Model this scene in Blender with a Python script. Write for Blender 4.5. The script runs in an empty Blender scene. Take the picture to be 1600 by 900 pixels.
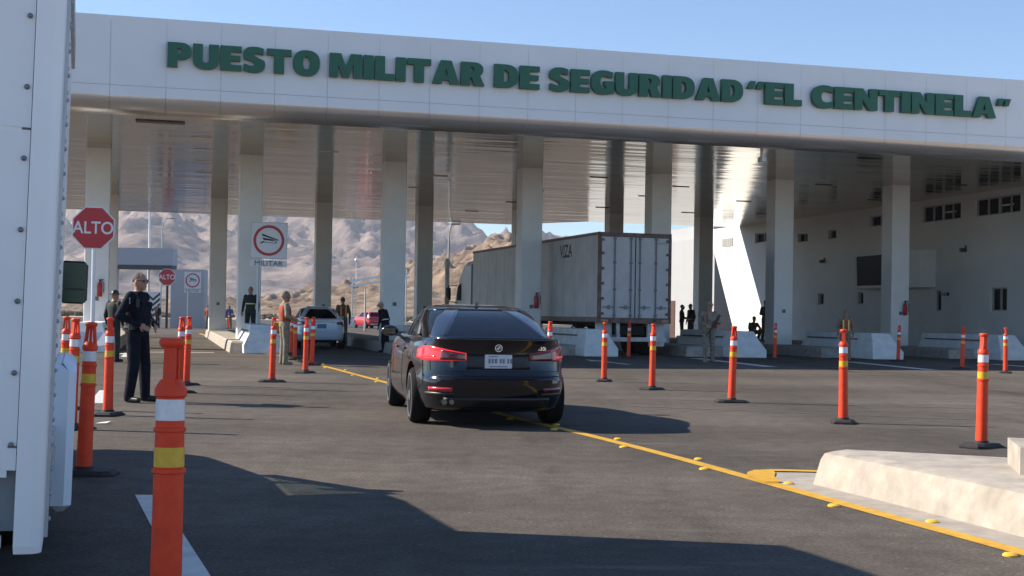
import bpy, bmesh, math, random
import numpy as np
from mathutils import Vector, Matrix
random.seed(7)
C = bpy.context.scene.collection
R = math.radians
PI = math.pi

# ------------------------------------------------------------------ camera
CAM_H = 1.27
cd = bpy.data.cameras.new('camera'); cam = bpy.data.objects.new('camera', cd); C.objects.link(cam)
_r = Vector((.99987, -.00019, .01625)); _u = Vector((-.01625, -.012, .9998)); _w = Vector((0, .99993, .012))
cam.matrix_world = Matrix(((_r.x, _u.x, -_w.x, 0), (_r.y, _u.y, -_w.y, 0), (_r.z, _u.z, -_w.z, CAM_H), (0, 0, 0, 1)))
cd.sensor_width = 36; cd.lens = 45.878; cd.shift_y = .01196; cd.clip_end = 12000; cd.clip_start = .05
bpy.context.scene.camera = cam

# ------------------------------------------------------------------ light
SUN_EL, SUN_AZ = 33.0, 10.0          # the sun stands to the left and a little beyond the canopy
to_sun = Vector((-math.cos(R(SUN_AZ))*math.cos(R(SUN_EL)), math.sin(R(SUN_AZ))*math.cos(R(SUN_EL)), math.sin(R(SUN_EL))))
wd = bpy.data.worlds.new('World'); bpy.context.scene.world = wd; wd.use_nodes = True
nt = wd.node_tree; bg = nt.nodes['Background']
sky = nt.nodes.new('ShaderNodeTexSky'); sky.sky_type = 'NISHITA'; sky.sun_disc = False
sky.sun_elevation = R(SUN_EL); sky.sun_rotation = math.atan2(to_sun.x, to_sun.y)
sky.air_density = 1.0; sky.dust_density = .0; sky.ozone_density = 6; sky.altitude = 50
nt.links.new(sky.outputs[0], bg.inputs[0]); bg.inputs[1].default_value = .088
sl = bpy.data.lights.new('sun', 'SUN'); sl.energy = 4.5; sl.angle = R(.5); sl.color = (1, .90, .76)
so = bpy.data.objects.new('sun', sl); C.objects.link(so); so.rotation_euler = to_sun.to_track_quat('Z', 'Y').to_euler()
so.location = (-30, 20, 40)
vs = bpy.context.scene.view_settings
vs.view_transform = 'Standard'; vs.look = 'None'; vs.gamma = 1; vs.use_curve_mapping = False; vs.exposure = 1.08
cy = bpy.context.scene.cycles
cy.max_bounces = 8; cy.diffuse_bounces = 5; cy.glossy_bounces = 4; cy.transparent_max_bounces = 8; cy.volume_bounces = 0
cy.use_denoising = True; cy.caustics_reflective = False; cy.caustics_refractive = False

# ------------------------------------------------------------------ materials
MATS = {}
def mat(name, col, rough=.6, metal=0., var=.0, scale=6., bump=0., spec=.5, dirt=None, stretch=None, coat=0., detail=6):
    if name in MATS: return MATS[name]
    m = bpy.data.materials.new(name); m.use_nodes = True; n = m.node_tree.nodes; l = m.node_tree.links
    b = n['Principled BSDF']
    b.inputs['Base Color'].default_value = (*col, 1); b.inputs['Roughness'].default_value = rough
    b.inputs['Metallic'].default_value = metal; b.inputs['Specular IOR Level'].default_value = spec
    if coat: b.inputs['Coat Weight'].default_value = coat; b.inputs['Coat Roughness'].default_value = .04
    if var or bump or dirt:
        tc = n.new('ShaderNodeTexCoord'); mp = n.new('ShaderNodeMapping'); l.new(tc.outputs['Object'], mp.inputs[0])
        if stretch: mp.inputs['Scale'].default_value = stretch
        nz = n.new('ShaderNodeTexNoise'); nz.inputs['Scale'].default_value = scale; nz.inputs['Detail'].default_value = detail
        nz.inputs['Roughness'].default_value = .62
        l.new(mp.outputs[0], nz.inputs[0])
        if var or dirt:
            mr = n.new('ShaderNodeMapRange'); l.new(nz.outputs[0], mr.inputs[0])
            mr.inputs[1].default_value = .3; mr.inputs[2].default_value = .7
            mx = n.new('ShaderNodeMix'); mx.data_type = 'RGBA'; l.new(mr.outputs[0], mx.inputs[0])
            d = dirt if dirt else tuple(c*(1-var) for c in col)
            mx.inputs[6].default_value = (*d, 1); mx.inputs[7].default_value = (*[min(1, c*(1+var*.5)) for c in col], 1)
            l.new(mx.outputs[2], b.inputs['Base Color'])
        if bump:
            bp = n.new('ShaderNodeBump'); bp.inputs['Strength'].default_value = bump; bp.inputs['Distance'].default_value = .02
            l.new(nz.outputs[0], bp.inputs['Height']); l.new(bp.outputs[0], b.inputs['Normal'])
    MATS[name] = m; return m

def glass(name, tint, refl=.9):
    if name in MATS: return MATS[name]
    m = bpy.data.materials.new(name); m.use_nodes = True; n = m.node_tree.nodes; l = m.node_tree.links
    n.remove(n['Principled BSDF'])
    tr = n.new('ShaderNodeBsdfTransparent'); tr.inputs[0].default_value = (*tint, 1)
    gl = n.new('ShaderNodeBsdfGlossy'); gl.inputs['Roughness'].default_value = .03; gl.inputs[0].default_value = (refl, refl, refl, 1)
    fr = n.new('ShaderNodeFresnel'); fr.inputs[0].default_value = 1.55
    mx = n.new('ShaderNodeMixShader'); l.new(fr.outputs[0], mx.inputs[0]); l.new(tr.outputs[0], mx.inputs[1]); l.new(gl.outputs[0], mx.inputs[2])
    l.new(mx.outputs[0], n['Material Output'].inputs[0]); MATS[name] = m; return m

# ------------------------------------------------------------------ mesh builder
class MB:
    def __init__(s): s.v = []; s.f = []; s.m = []
    def add(s, vs, fs, mi=0):
        o = len(s.v); s.v += [tuple(v) for v in vs]; s.f += [tuple(i+o for i in f) for f in fs]; s.m += [mi]*len(fs); return s
    def box(s, c, d, mi=0, rz=0, bev=0, M=None):
        x, y, z = [k/2 for k in d]
        if bev:
            b = min(bev, x*.9, y*.9, z*.9); ring = []
            for (zz, e) in ((-z, b), (-z+b, 0), (z-b, 0), (z, b)):
                X, Y = x-e, y-e
                ring.append([(X-b+e*0, -Y, zz), (X, -Y+b, zz), (X, Y-b, zz), (X-b, Y, zz), (-X+b, Y, zz), (-X, Y-b, zz), (-X, -Y+b, zz), (-X+b, -Y, zz)])
            vs = [p for r in ring for p in r]; fs = []
            for k in range(3):
                for j in range(8): fs.append((k*8+j, k*8+(j+1) % 8, (k+1)*8+(j+1) % 8, (k+1)*8+j))
            fs.append(tuple(range(7, -1, -1))); fs.append(tuple(range(24, 32)))
        else:
            vs = [(-x, -y, -z), (x, -y, -z), (x, y, -z), (-x, y, -z), (-x, -y, z), (x, -y, z), (x, y, z), (-x, y, z)]
            fs = [(3, 2, 1, 0), (4, 5, 6, 7), (0, 1, 5, 4), (1, 2, 6, 5), (2, 3, 7, 6), (3, 0, 4, 7)]
        T = Matrix.Translation(Vector(c)) @ (M.to_4x4() if M else Matrix.Rotation(rz, 4, 'Z'))
        return s.add([T @ Vector(v) for v in vs], fs, mi)
    def bar(s, a, b, w, h, mi=0):
        a = Vector(a); b = Vector(b); d = b-a
        return s.box((a+b)/2, (w, d.length, h), mi, M=d.to_track_quat('Y', 'Z').to_matrix())
    def tube(s, a, b, r0, r1=None, n=12, mi=0, caps=True):
        a = Vector(a); b = Vector(b); r1 = r0 if r1 is None else r1
        q = (b-a).to_track_quat('Z', 'Y').to_matrix(); vs = []
        for p, r in ((a, r0), (b, r1)):
            for k in range(n): vs.append(p + q @ Vector((r*math.cos(2*PI*k/n), r*math.sin(2*PI*k/n), 0)))
        fs = [(k, (k+1) % n, n+(k+1) % n, n+k) for k in range(n)]
        if caps: fs += [tuple(range(n-1, -1, -1)), tuple(range(n, 2*n))]
        return s.add(vs, fs, mi)
    def path(s, pts, r, n=8, mi=0):
        for a, b in zip(pts[:-1], pts[1:]): s.tube(a, b, r, r, n, mi)
        return s
    def lathe(s, prof, n=20, mi=0, M=None, c=(0, 0, 0)):
        vs = []; fs = []; c = Vector(c)
        for r, z in prof:
            for k in range(n):
                p = Vector((r*math.cos(2*PI*k/n), r*math.sin(2*PI*k/n), z)); vs.append(c+(M @ p if M else p))
        for j in range(len(prof)-1):
            for k in range(n): fs.append((j*n+k, j*n+(k+1) % n, (j+1)*n+(k+1) % n, (j+1)*n+k))
        fs += [tuple(range(n-1, -1, -1)), tuple(range((len(prof)-1)*n, len(prof)*n))]
        return s.add(vs, fs, mi)
    def ell(s, c, r, n=14, m=9, mi=0, M=None, z0=-1., z1=1.):
        c = Vector(c); vs = []; fs = []
        a0, a1 = math.asin(z0), math.asin(z1)
        for j in range(m+1):
            t = a0+(a1-a0)*j/m
            for k in range(n):
                p = Vector((r[0]*math.cos(t)*math.cos(2*PI*k/n), r[1]*math.cos(t)*math.sin(2*PI*k/n), r[2]*math.sin(t)))
                vs.append(c+(M @ p if M else p))
        for j in range(m):
            for k in range(n): fs.append((j*n+k, j*n+(k+1) % n, (j+1)*n+(k+1) % n, (j+1)*n+k))
        fs += [tuple(range(n-1, -1, -1)), tuple(range(m*n, (m+1)*n))]
        return s.add(vs, fs, mi)
    def loft(s, rings, mi=0, cap=True):
        n = len(rings[0]); vs = [p for r in rings for p in r]; fs = []
        for j in range(len(rings)-1):
            for k in range(n): fs.append((j*n+k, j*n+(k+1) % n, (j+1)*n+(k+1) % n, (j+1)*n+k))
        if cap: fs += [tuple(range(n-1, -1, -1)), tuple(range((len(rings)-1)*n, len(rings)*n))]
        return s.add(vs, fs, mi)
    def prism(s, poly, z0, z1, mi=0, M=None, top=None):
        top = top or poly; n = len(poly)
        vs = [Vector((x, y, z0)) for x, y in poly]+[Vector((x, y, z1)) for x, y in top]
        if M: vs = [M @ v for v in vs]
        fs = [(k, (k+1) % n, n+(k+1) % n, n+k) for k in range(n)]+[tuple(range(n-1, -1, -1)), tuple(range(n, 2*n))]
        return s.add(vs, fs, mi)
    def sheet(s, pts, mi=0): return s.add(pts, [tuple(range(len(pts)))], mi)
    def build(s, name, mats, parent=None, loc=(0, 0, 0), rz=0, smooth=False, fix=True):
        me = bpy.data.meshes.new(name); me.from_pydata(s.v, [], s.f)
        if not isinstance(mats, (list, tuple)): mats = [mats]
        for m in mats: me.materials.append(m)
        me.polygons.foreach_set('material_index', s.m)
        if fix:
            bm = bmesh.new(); bm.from_mesh(me); bmesh.ops.recalc_face_normals(bm, faces=bm.faces); bm.to_mesh(me); bm.free()
        if smooth:
            me.polygons.foreach_set('use_smooth', [True]*len(me.polygons))
            if smooth != 'full': me.set_sharp_from_angle(angle=R(38))
        me.update()
        o = bpy.data.objects.new(name, me); C.objects.link(o); o.location = loc; o.rotation_euler = (0, 0, rz)
        if parent: o.parent = parent
        return o

def tag(o, label=None, cat=None, group=None, kind=None):
    if label: o['label'] = label
    if cat: o['category'] = cat
    if group: o['group'] = group
    if kind: o['kind'] = kind
    return o
def empty(name, loc=(0, 0, 0), rz=0, label=None, cat=None, group=None):
    o = bpy.data.objects.new(name, None); C.objects.link(o); o.location = loc; o.rotation_euler = (0, 0, rz); o.empty_display_size = .2
    return tag(o, label, cat, group)
def copy_tree(o, parent=None):
    c = o.copy(); C.objects.link(c)
    if parent:
        c.parent = parent
    for ch in list(o.children): copy_tree(ch, c)
    return c
def text_mesh(name, txt, size, mats, parent, loc, rot, extrude=.004, bold=.0, align='CENTER', sx=1.):
    cu = bpy.data.curves.new(name, 'FONT'); cu.body = txt; cu.size = size; cu.extrude = extrude; cu.offset = bold*size
    cu.align_x = align; cu.align_y = 'CENTER'
    t = bpy.data.objects.new(name, cu); C.objects.link(t); bpy.context.view_layer.update()
    me = bpy.data.meshes.new_from_object(t.evaluated_get(bpy.context.evaluated_depsgraph_get()))
    bpy.data.objects.remove(t); me.materials.clear(); me.materials.append(mats)
    o = bpy.data.objects.new(name, me); C.objects.link(o); o.parent = parent; o.location = loc; o.rotation_euler = rot; o.scale = (sx, 1, 1)
    return o
def realize(o):
    """apply the modifiers of o to its mesh"""
    bpy.context.view_layer.update()
    me = bpy.data.meshes.new_from_object(o.evaluated_get(bpy.context.evaluated_depsgraph_get()))
    o.modifiers.clear(); o.data = me; return o

# ------------------------------------------------------------------ canopy frame
TH = .2596; OX, OY = -13.832, 43.382; SP = 5.007; HC = 6.641
dU = Vector((math.cos(TH), math.sin(TH), 0)); dV = Vector((-math.sin(TH), math.cos(TH), 0))
def W(u, v, z=0): return Vector((OX, OY, 0))+dU*u+dV*v+Vector((0, 0, z))

# ------------------------------------------------------------------ ground
def asphalt():
    m = bpy.data.materials.new('asphalt'); m.use_nodes = True; n = m.node_tree.nodes; l = m.node_tree.links; b = n['Principled BSDF']
    tc = n.new('ShaderNodeTexCoord')
    def noise(sc, st=None, rz=0, det=5):
        mp = n.new('ShaderNodeMapping'); l.new(tc.outputs['Object'], mp.inputs[0])
        if st: mp.inputs['Scale'].default_value = st
        mp.inputs['Rotation'].default_value = (0, 0, rz)
        z = n.new('ShaderNodeTexNoise'); z.inputs['Scale'].default_value = sc; z.inputs['Detail'].default_value = det; l.new(mp.outputs[0], z.inputs[0]); return z.outputs[0]
    def ramp(src, a, b_, lo, hi):
        r = n.new('ShaderNodeMapRange'); l.new(src, r.inputs[0]); r.inputs[1].default_value = a; r.inputs[2].default_value = b_; r.inputs[3].default_value = lo; r.inputs[4].default_value = hi; return r.outputs[0]
    def mul(a, b_):
        q = n.new('ShaderNodeMath'); q.operation = 'MULTIPLY'; l.new(a, q.inputs[0]); l.new(b_, q.inputs[1]); return q.outputs[0]
    big = ramp(noise(.16, None, 0, 4), .3, .7, .78, 1.24)
    lane = ramp(noise(1.0, (.5, .04, 1), -.30, 4), .32, .68, .84, 1.2)       # wear along the lanes
    cross = ramp(noise(1.0, (.03, .55, 1), -.17, 4), .35, .7, .88, 1.22)      # rolled passes across them
    grain = ramp(noise(130, None, 0, 2), .25, .75, .62, 1.4)
    mid = ramp(noise(4.5, None, 0, 8), .3, .7, .84, 1.17)
    speck = ramp(noise(38, None, 0, 3), .35, .68, .80, 1.28); pale = ramp(noise(26, None, 0, 1), .70, .76, 1, 1.9)
    k = mul(mul(mul(mul(mul(mul(big, lane), cross), grain), mid), speck), pale)
    base = n.new('ShaderNodeMix'); base.data_type = 'RGBA'; base.blend_type = 'MULTIPLY'; base.inputs[0].default_value = 1
    base.inputs[6].default_value = (.092, .079, .067, 1); cb = n.new('ShaderNodeCombineColor')
    for i in range(3): l.new(k, cb.inputs[i])
    l.new(cb.outputs[0], base.inputs[7])
    oil = ramp(mul(ramp(noise(.9, (1.6, .28, 1), -.30, 6), .55, .70, 0, 1), ramp(noise(.13, None, 0, 2), .42, .6, 0, 1)), 0, 1, 1, .62)
    k2 = n.new('ShaderNodeMath'); k2.operation = 'MULTIPLY'; l.new(k, k2.inputs[0]); l.new(oil, k2.inputs[1])
    for i in range(3): l.new(k2.outputs[0], cb.inputs[i])
    # pale chalky scuffs
    sc = mul(ramp(noise(1.3, (.4, 2.2, 1), -.25, 8), .60, .70, 0, .6), ramp(noise(.22, None, 0, 2), .46, .58, 0, 1))
    mx = n.new('ShaderNodeMix'); mx.data_type = 'RGBA'; l.new(sc, mx.inputs[0]); l.new(base.outputs[2], mx.inputs[6]); mx.inputs[7].default_value = (.17, .155, .135, 1)
    l.new(mx.outputs[2], b.inputs['Base Color'])
    l.new(ramp(noise(.9, None, 0, 5), .3, .7, .8, .95), b.inputs['Roughness']); b.inputs['Specular IOR Level'].default_value = .12
    bp = n.new('ShaderNodeBump'); bp.inputs['Strength'].default_value = .35; bp.inputs['Distance'].default_value = .008
    l.new(noise(160, None, 0, 2), bp.inputs['Height']); l.new(bp.outputs[0], b.inputs['Normal'])
    return m
ASPH = asphalt()
SAND = mat('desert_sand', (.44, .36, .28), .95, var=.35, scale=.08, bump=.3, detail=10)
g = MB().sheet([(-6000, -3000, -.03), (6000, -3000, -.03), (6000, 7000, -.03), (-6000, 7000, -.03)]).build('ground', SAND); tag(g, kind='structure')
g = MB().sheet([(-44, -5, 0), (9, -5, 0), (24, 40, 0), (24, 62, 0), (20, 128, 0), (10, 205, 0), (-95, 205, 0), (-60, 30, 0)]).build('road', ASPH); tag(g, kind='structure')  # road cut short; unseen pale sand behind the camera added as bounce light

YEL = mat('road_paint_yellow', (.62, .34, .02), .6, var=.25, scale=9)
WHP = mat('road_paint_white', (.62, .61, .58), .6, var=.22, scale=7)
CONC = mat('pale_concrete', (.39, .345, .29), .88, var=.30, scale=4.5, bump=.6, detail=9)
CONCW = mat('white_painted_concrete', (.76, .755, .74), .7, var=.18, scale=3.2, bump=.2, detail=9)
def ribbon(name, pts, w, m, z=.004):
    b = MB(); P = [Vector((x, y, z)) for x, y in pts]; L = []; Rr = []
    for i, p in enumerate(P):
        t = (P[min(i+1, len(P)-1)]-P[max(i-1, 0)]).normalized(); q = Vector((t.y, -t.x, 0))*w/2; L.append(p-q); Rr.append(p+q)
    for i in range(len(P)-1): b.sheet([L[i], Rr[i], Rr[i+1], L[i+1]])
    return tag(b.build(name, m), kind='structure')
def smooth_pts(pts, k=6):
    P = [Vector((*p, 0)) for p in pts]; out = []
    for i in range(len(P)-1):
        p0, p1, p2, p3 = P[max(i-1, 0)], P[i], P[i+1], P[min(i+2, len(P)-1)]
        for j in range(k):
            t = j/k; out.append(.5*((2*p1)+(p2-p0)*t+(2*p0-5*p1+4*p2-p3)*t*t+(-p0+3*p1-3*p2+p3)*t**3))
    out.append(P[-1]); return [(p.x, p.y) for p in out]
LINE = smooth_pts([(4.6, 1.2), (3.55, 4.9), (2.88, 7.2), (2.5, 8.5), (2.04, 10.1), (1.47, 12.1), (.74, 14.35), (-.1, 16.8), (-2.36, 24.3), (-4.45, 31.1), (-5.95, 36), (-6.9, 38.6)])
ribbon('yellow_lane_line', LINE, .13, YEL)
ribbon('yellow_island_line', smooth_pts([(2.04, 10.15), (2.0, 10.6), (2.12, 10.95), (2.5, 11.0), (3.2, 10.8), (4.6, 10.35), (6.6, 9.4)]), .13, YEL, .008)
ribbon('yellow_kerb_line', smooth_pts([(-6.95, 38.7), (-7.75, 40.3), (-9.6, 46.0), (-13.0, 57.5), (-17.5, 73.3)]), .16, YEL, .008)
wl = MB().sheet([(-3.3, 11.2, .005), (-3.17, 11.2, .005), (-1.33, 6.1, .005), (-.58, 4.0, .005), (-.74, 4.0, .005), (-1.5, 6.1, .005), (-2.53, 8.93, .005)][:0] or
    [(-2.56, 8.95, .005), (-2.40, 8.95, .005), (-.60, 4.0, .005), (-.76, 4.0, .005)]).build('white_lane_line', WHP); tag(wl, kind='structure')
tag(MB().sheet([(-6.42, 20.4, .005), (-6.22, 20.4, .005), (-5.46, 17.6, .005), (-5.68, 17.6, .005)]).build('white_lane_line', WHP), kind='structure')
def uvquad(name, u0, v0, u1, v1, m=WHP, z=.005): return tag(MB().sheet([W(u0, v0, z), W(u1, v0, z), W(u1, v1, z), W(u0, v1, z)]).build(name, m), kind='structure')
uvquad('stop_line', -4.2, -4.9, 3.7, -4.55)
def arrow(u, v, s=1.):
    pts = [(-.09, -1.9), (.09, -1.9), (.09, .5), (.33, .3), (0, 1.9), (-.33, .3), (-.09, .5)]
    return tag(MB().sheet([W(u+x*s, v+y*s, .005) for x, y in pts]).build('lane_arrow', WHP), kind='structure')
arrow(1.2, -7.2); arrow(9.0, -7.7); arrow(14.4, -10.2)
tag(MB().sheet([(5.72, 42.0, .005), (6.1, 42.1, .005), (7.25, 35.4, .005), (6.85, 35.4, .005)]).build('white_lane_line', WHP), kind='structure')
tag(MB().sheet([(10.4, 40.9, .005), (10.75, 41.0, .005), (11.5, 35.0, .005), (11.1, 35.0, .005)]).build('white_lane_line', WHP), kind='structure')
tag(MB().sheet([(14.9, 40.9, .005), (15.25, 41.0, .005), (16.5, 34.6, .005), (16.1, 34.6, .005)]).build('white_lane_line', WHP), kind='structure')

DUST = mat('pale_joint_dust', (.125, .115, .102), .95, var=.35, scale=3)
ribbon('pavement_joint', [(1.35, 18.9), (6.2, 17.2), (9.5, 16.1)], .07, DUST, .0035)
ribbon('pavement_joint', [(1.9, 20.6), (9.5, 18.9)], .06, DUST, .0035)
ribbon('pavement_joint', [(2.0, 29.8), (14.5, 30.6)], .10, DUST, .0035)
tag(MB().sheet([(2.00, 10.2, .0105), (1.93, 10.6, .0105), (2.05, 10.98, .0105), (2.22, 11.04, .0105), (2.20, 10.80, .0105), (2.14, 10.55, .0105), (2.13, 10.2, .0105)]).build('yellow_nose_paint', YEL), kind='structure')
# road studs along the yellow line
st = MB().lathe([(.042, 0), (.042, .008), (.030, .017), (.012, .020)], 12).build('road_stud', mat('stud_yellow', (.75, .44, .04), .4), smooth=True)
tag(st, 'small yellow dome stud glued beside the yellow lane line', 'road stud', 'studs beside the yellow lane line')
acc = 0; prev = None; cnt = 0; gapn = .6
for p in LINE:
    if prev is not None: acc += math.dist(p, prev)
    if prev is not None and acc > gapn and p[1] > 5.5:
        t = Vector((p[0]-prev[0], p[1]-prev[1], 0)).normalized(); q = Vector((t.y, -t.x, 0))*(.135 if cnt % 2 else -.135)
        o = st if cnt == 0 else st.copy()
        if cnt: C.objects.link(o)
        o.location = (p[0]+q.x, p[1]+q.y, .0); cnt += 1; acc = 0; gapn = random.uniform(.5, 1.25)
    prev = p

# median island lower right
md = MB()
foot = [(2.36, 10.15), (2.62, 10.45), (3.2, 10.25), (4.4, 9.75), (6.5, 8.7), (8.2, 5.5), (8.2, 2.0), (4.75, 2.0), (3.55, 6.1), (2.72, 9.0)]
cx = sum(p[0] for p in foot)/len(foot); cyy = sum(p[1] for p in foot)/len(foot)
def inset(P, d):
    out = []; n = len(P)
    for i in range(n):
        a = Vector(P[i-1]); b = Vector(P[i]); c = Vector(P[(i+1) % n]); e1 = (b-a).normalized(); e2 = (c-b).normalized()
        n1 = Vector((e1.y, -e1.x)); n2 = Vector((e2.y, -e2.x)); m = (n1+n2).normalized(); out.append(tuple(b+m*d/max(.5, m.dot(n1))))
    return out
foot = foot  # clockwise
md.loft([[Vector((*p, 0)) for p in foot], [Vector((*p, .20)) for p in inset(foot, .05)], [Vector((*p, .245)) for p in inset(foot, .075)], [Vector((*p, .26)) for p in inset(foot, .12)]])
tag(md.build('median_island', CONC, smooth=True), kind='structure')
ap = [Vector((*p, .002)) for p in [(2.06, 10.55), (2.2, 10.9), (2.75, 10.9), (3.4, 10.7), (6.6, 9.3), (9, 5.5), (9, 1.5), (4.45, 1.5), (3.55, 4.9), (2.88, 7.2), (2.5, 8.5), (2.1, 10.1)]]
tag(MB().sheet(ap).build('gutter', mat('gutter_concrete', (.36, .32, .27), .9, var=.25, scale=5)), kind='structure')

# islands under the canopy
ISZ = .35
for i in range(0, 7):
    b = MB(); u = SP*i; half = .85
    def ring(z, e):
        return [W(u-half+e, -4.6+e*2, z), W(u+half-e, -4.6+e*2, z), W(u+half-e, 21.2-e, z), W(u-half+e, 21.2-e, z)]
    b.loft([ring(0, 0), ring(ISZ-.05, .05), ring(ISZ, .09)])
    tag(b.build('lane_island', CONC), kind='structure')

# ------------------------------------------------------------------ canopy
def ceiling_mat():
    m = bpy.data.materials.new('glossy_ceiling_panels'); m.use_nodes = True; n = m.node_tree.nodes; l = m.node_tree.links; b = n['Principled BSDF']
    tc = n.new('ShaderNodeTexCoord')
    def nz(scale, st, det=4):
        mp = n.new('ShaderNodeMapping'); l.new(tc.outputs['Object'], mp.inputs[0]); mp.inputs['Scale'].default_value = st
        z = n.new('ShaderNodeTexNoise'); z.inputs['Scale'].default_value = scale; z.inputs['Detail'].default_value = det; l.new(mp.outputs[0], z.inputs[0]); return z.outputs[0]
    b.inputs['Base Color'].default_value = (.40, .355, .295, 1); b.inputs['Metallic'].default_value = .95; b.inputs['Roughness'].default_value = .16
    a = n.new('ShaderNodeBump'); a.inputs['Strength'].default_value = 1.; a.inputs['Distance'].default_value = .035; l.new(nz(1., (.12, .75, 1), 3), a.inputs['Height'])
    c = n.new('ShaderNodeBump'); c.inputs['Strength'].default_value = 1.; c.inputs['Distance'].default_value = .012; l.new(nz(1., (.3, 1.9, 1), 2), c.inputs['Height']); l.new(a.outputs[0], c.inputs['Normal'])
    l.new(c.outputs[0], b.inputs['Normal'])
    r = n.new('ShaderNodeMapRange'); l.new(nz(.5, (.4, 1, 1)), r.inputs[0]); r.inputs[1].default_value = .3; r.inputs[2].default_value = .7; r.inputs[3].default_value = .06; r.inputs[4].default_value = .16
    l.new(r.outputs[0], b.inputs['Roughness'])
    return m
PANEL = mat('white_metal_panel', (.80, .80, .80), .35, metal=.0, var=.05, scale=.6, spec=.5)
COLM = mat('grey_column_paint', (.88, .87, .85), .6, var=.07, scale=1.2)
can = empty('checkpoint_canopy', (OX, OY, 0), TH, 'long white flat checkpoint canopy on two rows of square columns', 'canopy')
UL, UR, VF, VB = -3.7, 45., -8.8, 28.4
ce = MB()
pl = [(UL+.3, VF+.62), (UR, VF+.62), (UR, 24.4), (25.0, 24.4), (22.0, VB), (UL+.3, VB)]
ce.sheet([Vector((x, y, HC)) for x, y in pl]).build('ceiling', ceiling_mat(), can, fix=False)
# front fascia: separate panels with open joints over a backing
fa = MB(); step = 1.46; k = 0; x = UL
bull = [(VF+.0+.62*(1-math.cos(t)), 7.04-.42*math.sin(t)) for t in [j*PI/2/8 for j in range(9)]]
while x < UR:
    x1 = min(x+step-.007, UR)
    fa.add([(x, VF, 7.326), (x1, VF, 7.326), (x1, VF, 9.2), (x, VF, 9.2)], [(0, 1, 2, 3)])
    strip = [(VF, 7.318)]+bull
    vsx = []; fsx = []
    for (vv, zz) in strip: vsx += [(x, vv, zz), (x1, vv, zz)]
    for j in range(len(strip)-1): fsx.append((2*j, 2*j+2, 2*j+3, 2*j+1))
    fa.add(vsx, fsx[:1], 0); fa.add(vsx, fsx[1:], 1); x += step
fo = fa.build('fascia', [PANEL, mat('bullnose_shade_tone', (.60, .56, .52), .22, metal=.55, var=.06, scale=.7)], can, smooth=True)  # darker, glossier bullnose tone puts the underside's shade into the colour
bk = MB(); bk.box(((UL+UR)/2, VF+.6, 8.3), (UR-UL-.02, 1.1, 1.7)); bk.loft([[Vector((x, v, z)) for v, z in ((VF+.08, 7.45), (VF+.08, 7.2), (VF+.4, 6.72), (VF+.9, HC+.01), (VF+.9, 7.45))] for x in (UL+.01, UR-.01)])
bk.build('fascia_backing', mat('joint_backing_grey', (.5, .5, .5), .8), can)  # plain grey backing seen through the open panel joints
rf = MB(); rf.prism([(x_, y_) for x_, y_ in pl], HC+.05, 8.6); rf.build('roof', PANEL, can)
ed = MB(); ed.box((UL+.15, (VF+VB)/2+.3, (HC+9.2)/2), (.3, VB-VF-.6, 9.2-HC)); ed.box(((UL+22)/2, VB+.12, (HC+8.8)/2), (22-UL, .24, 8.8-HC)); ed.build('edge_fascia', PANEL, can)
for row in range(2):
    for i in range(7):
        u = SP*i+(-.371 if row else 0); v = 18.2 if row else .0
        z0 = ISZ-.02
        c = MB().box((u, v+.4, (HC+.02+z0)/2), (.78, .78, HC+.02-z0), bev=.02).build('column', COLM, can)
        MB().box((u+.02, v+.002, 1.62), (.13, .03, .13)).build('junction_box', mat('box_grey', (.16, .16, .17), .5), c)
# ceiling fittings
LTM = mat('lamp_lens', (.75, .74, .70), .3); LTD = mat('lamp_frame_dark', (.06, .055, .05), .5)
for px, v, u in [(0, -4.0, 3.2), (0, -1.0, 3.3), (0, 2.4, 3.45), (0, 6.6, 3.6), (0, -2.0, 7.4), (0, 4, 12.4), (0, 9, 12.4)]:
    MB().box((u, v, HC-.012), (.62, .16, .02)).build('ceiling_light', LTM, can)
for u, v in [(18.2, 2), (17.4, 8), (18.0, 14), (17.4, 20), (22.4, 4), (22.6, 8.5), (22.8, 15), (27.2, 1), (27.5, 9), (27.7, 16), (32.2, -5.5), (31.9, -1), (32.4, 6)]:
    MB().box((u, v, HC-.012), (.7, .12, .02)).build('ceiling_light', LTD, can)
MB().box((2.0, -7.0, HC-.015), (1.35, .4, .03)).build('air_grille', mat('grille', (.11, .10, .085), .6, var=.7, scale=14), can)
MB().tube((20.4, -7.6, HC), (20.4, -7.6, HC-.28), .05).box((20.4, -7.6, HC-.3), (.14, .3, .14)).build('ceiling_camera', mat('cam_white', (.7, .7, .68), .5), can)

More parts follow.
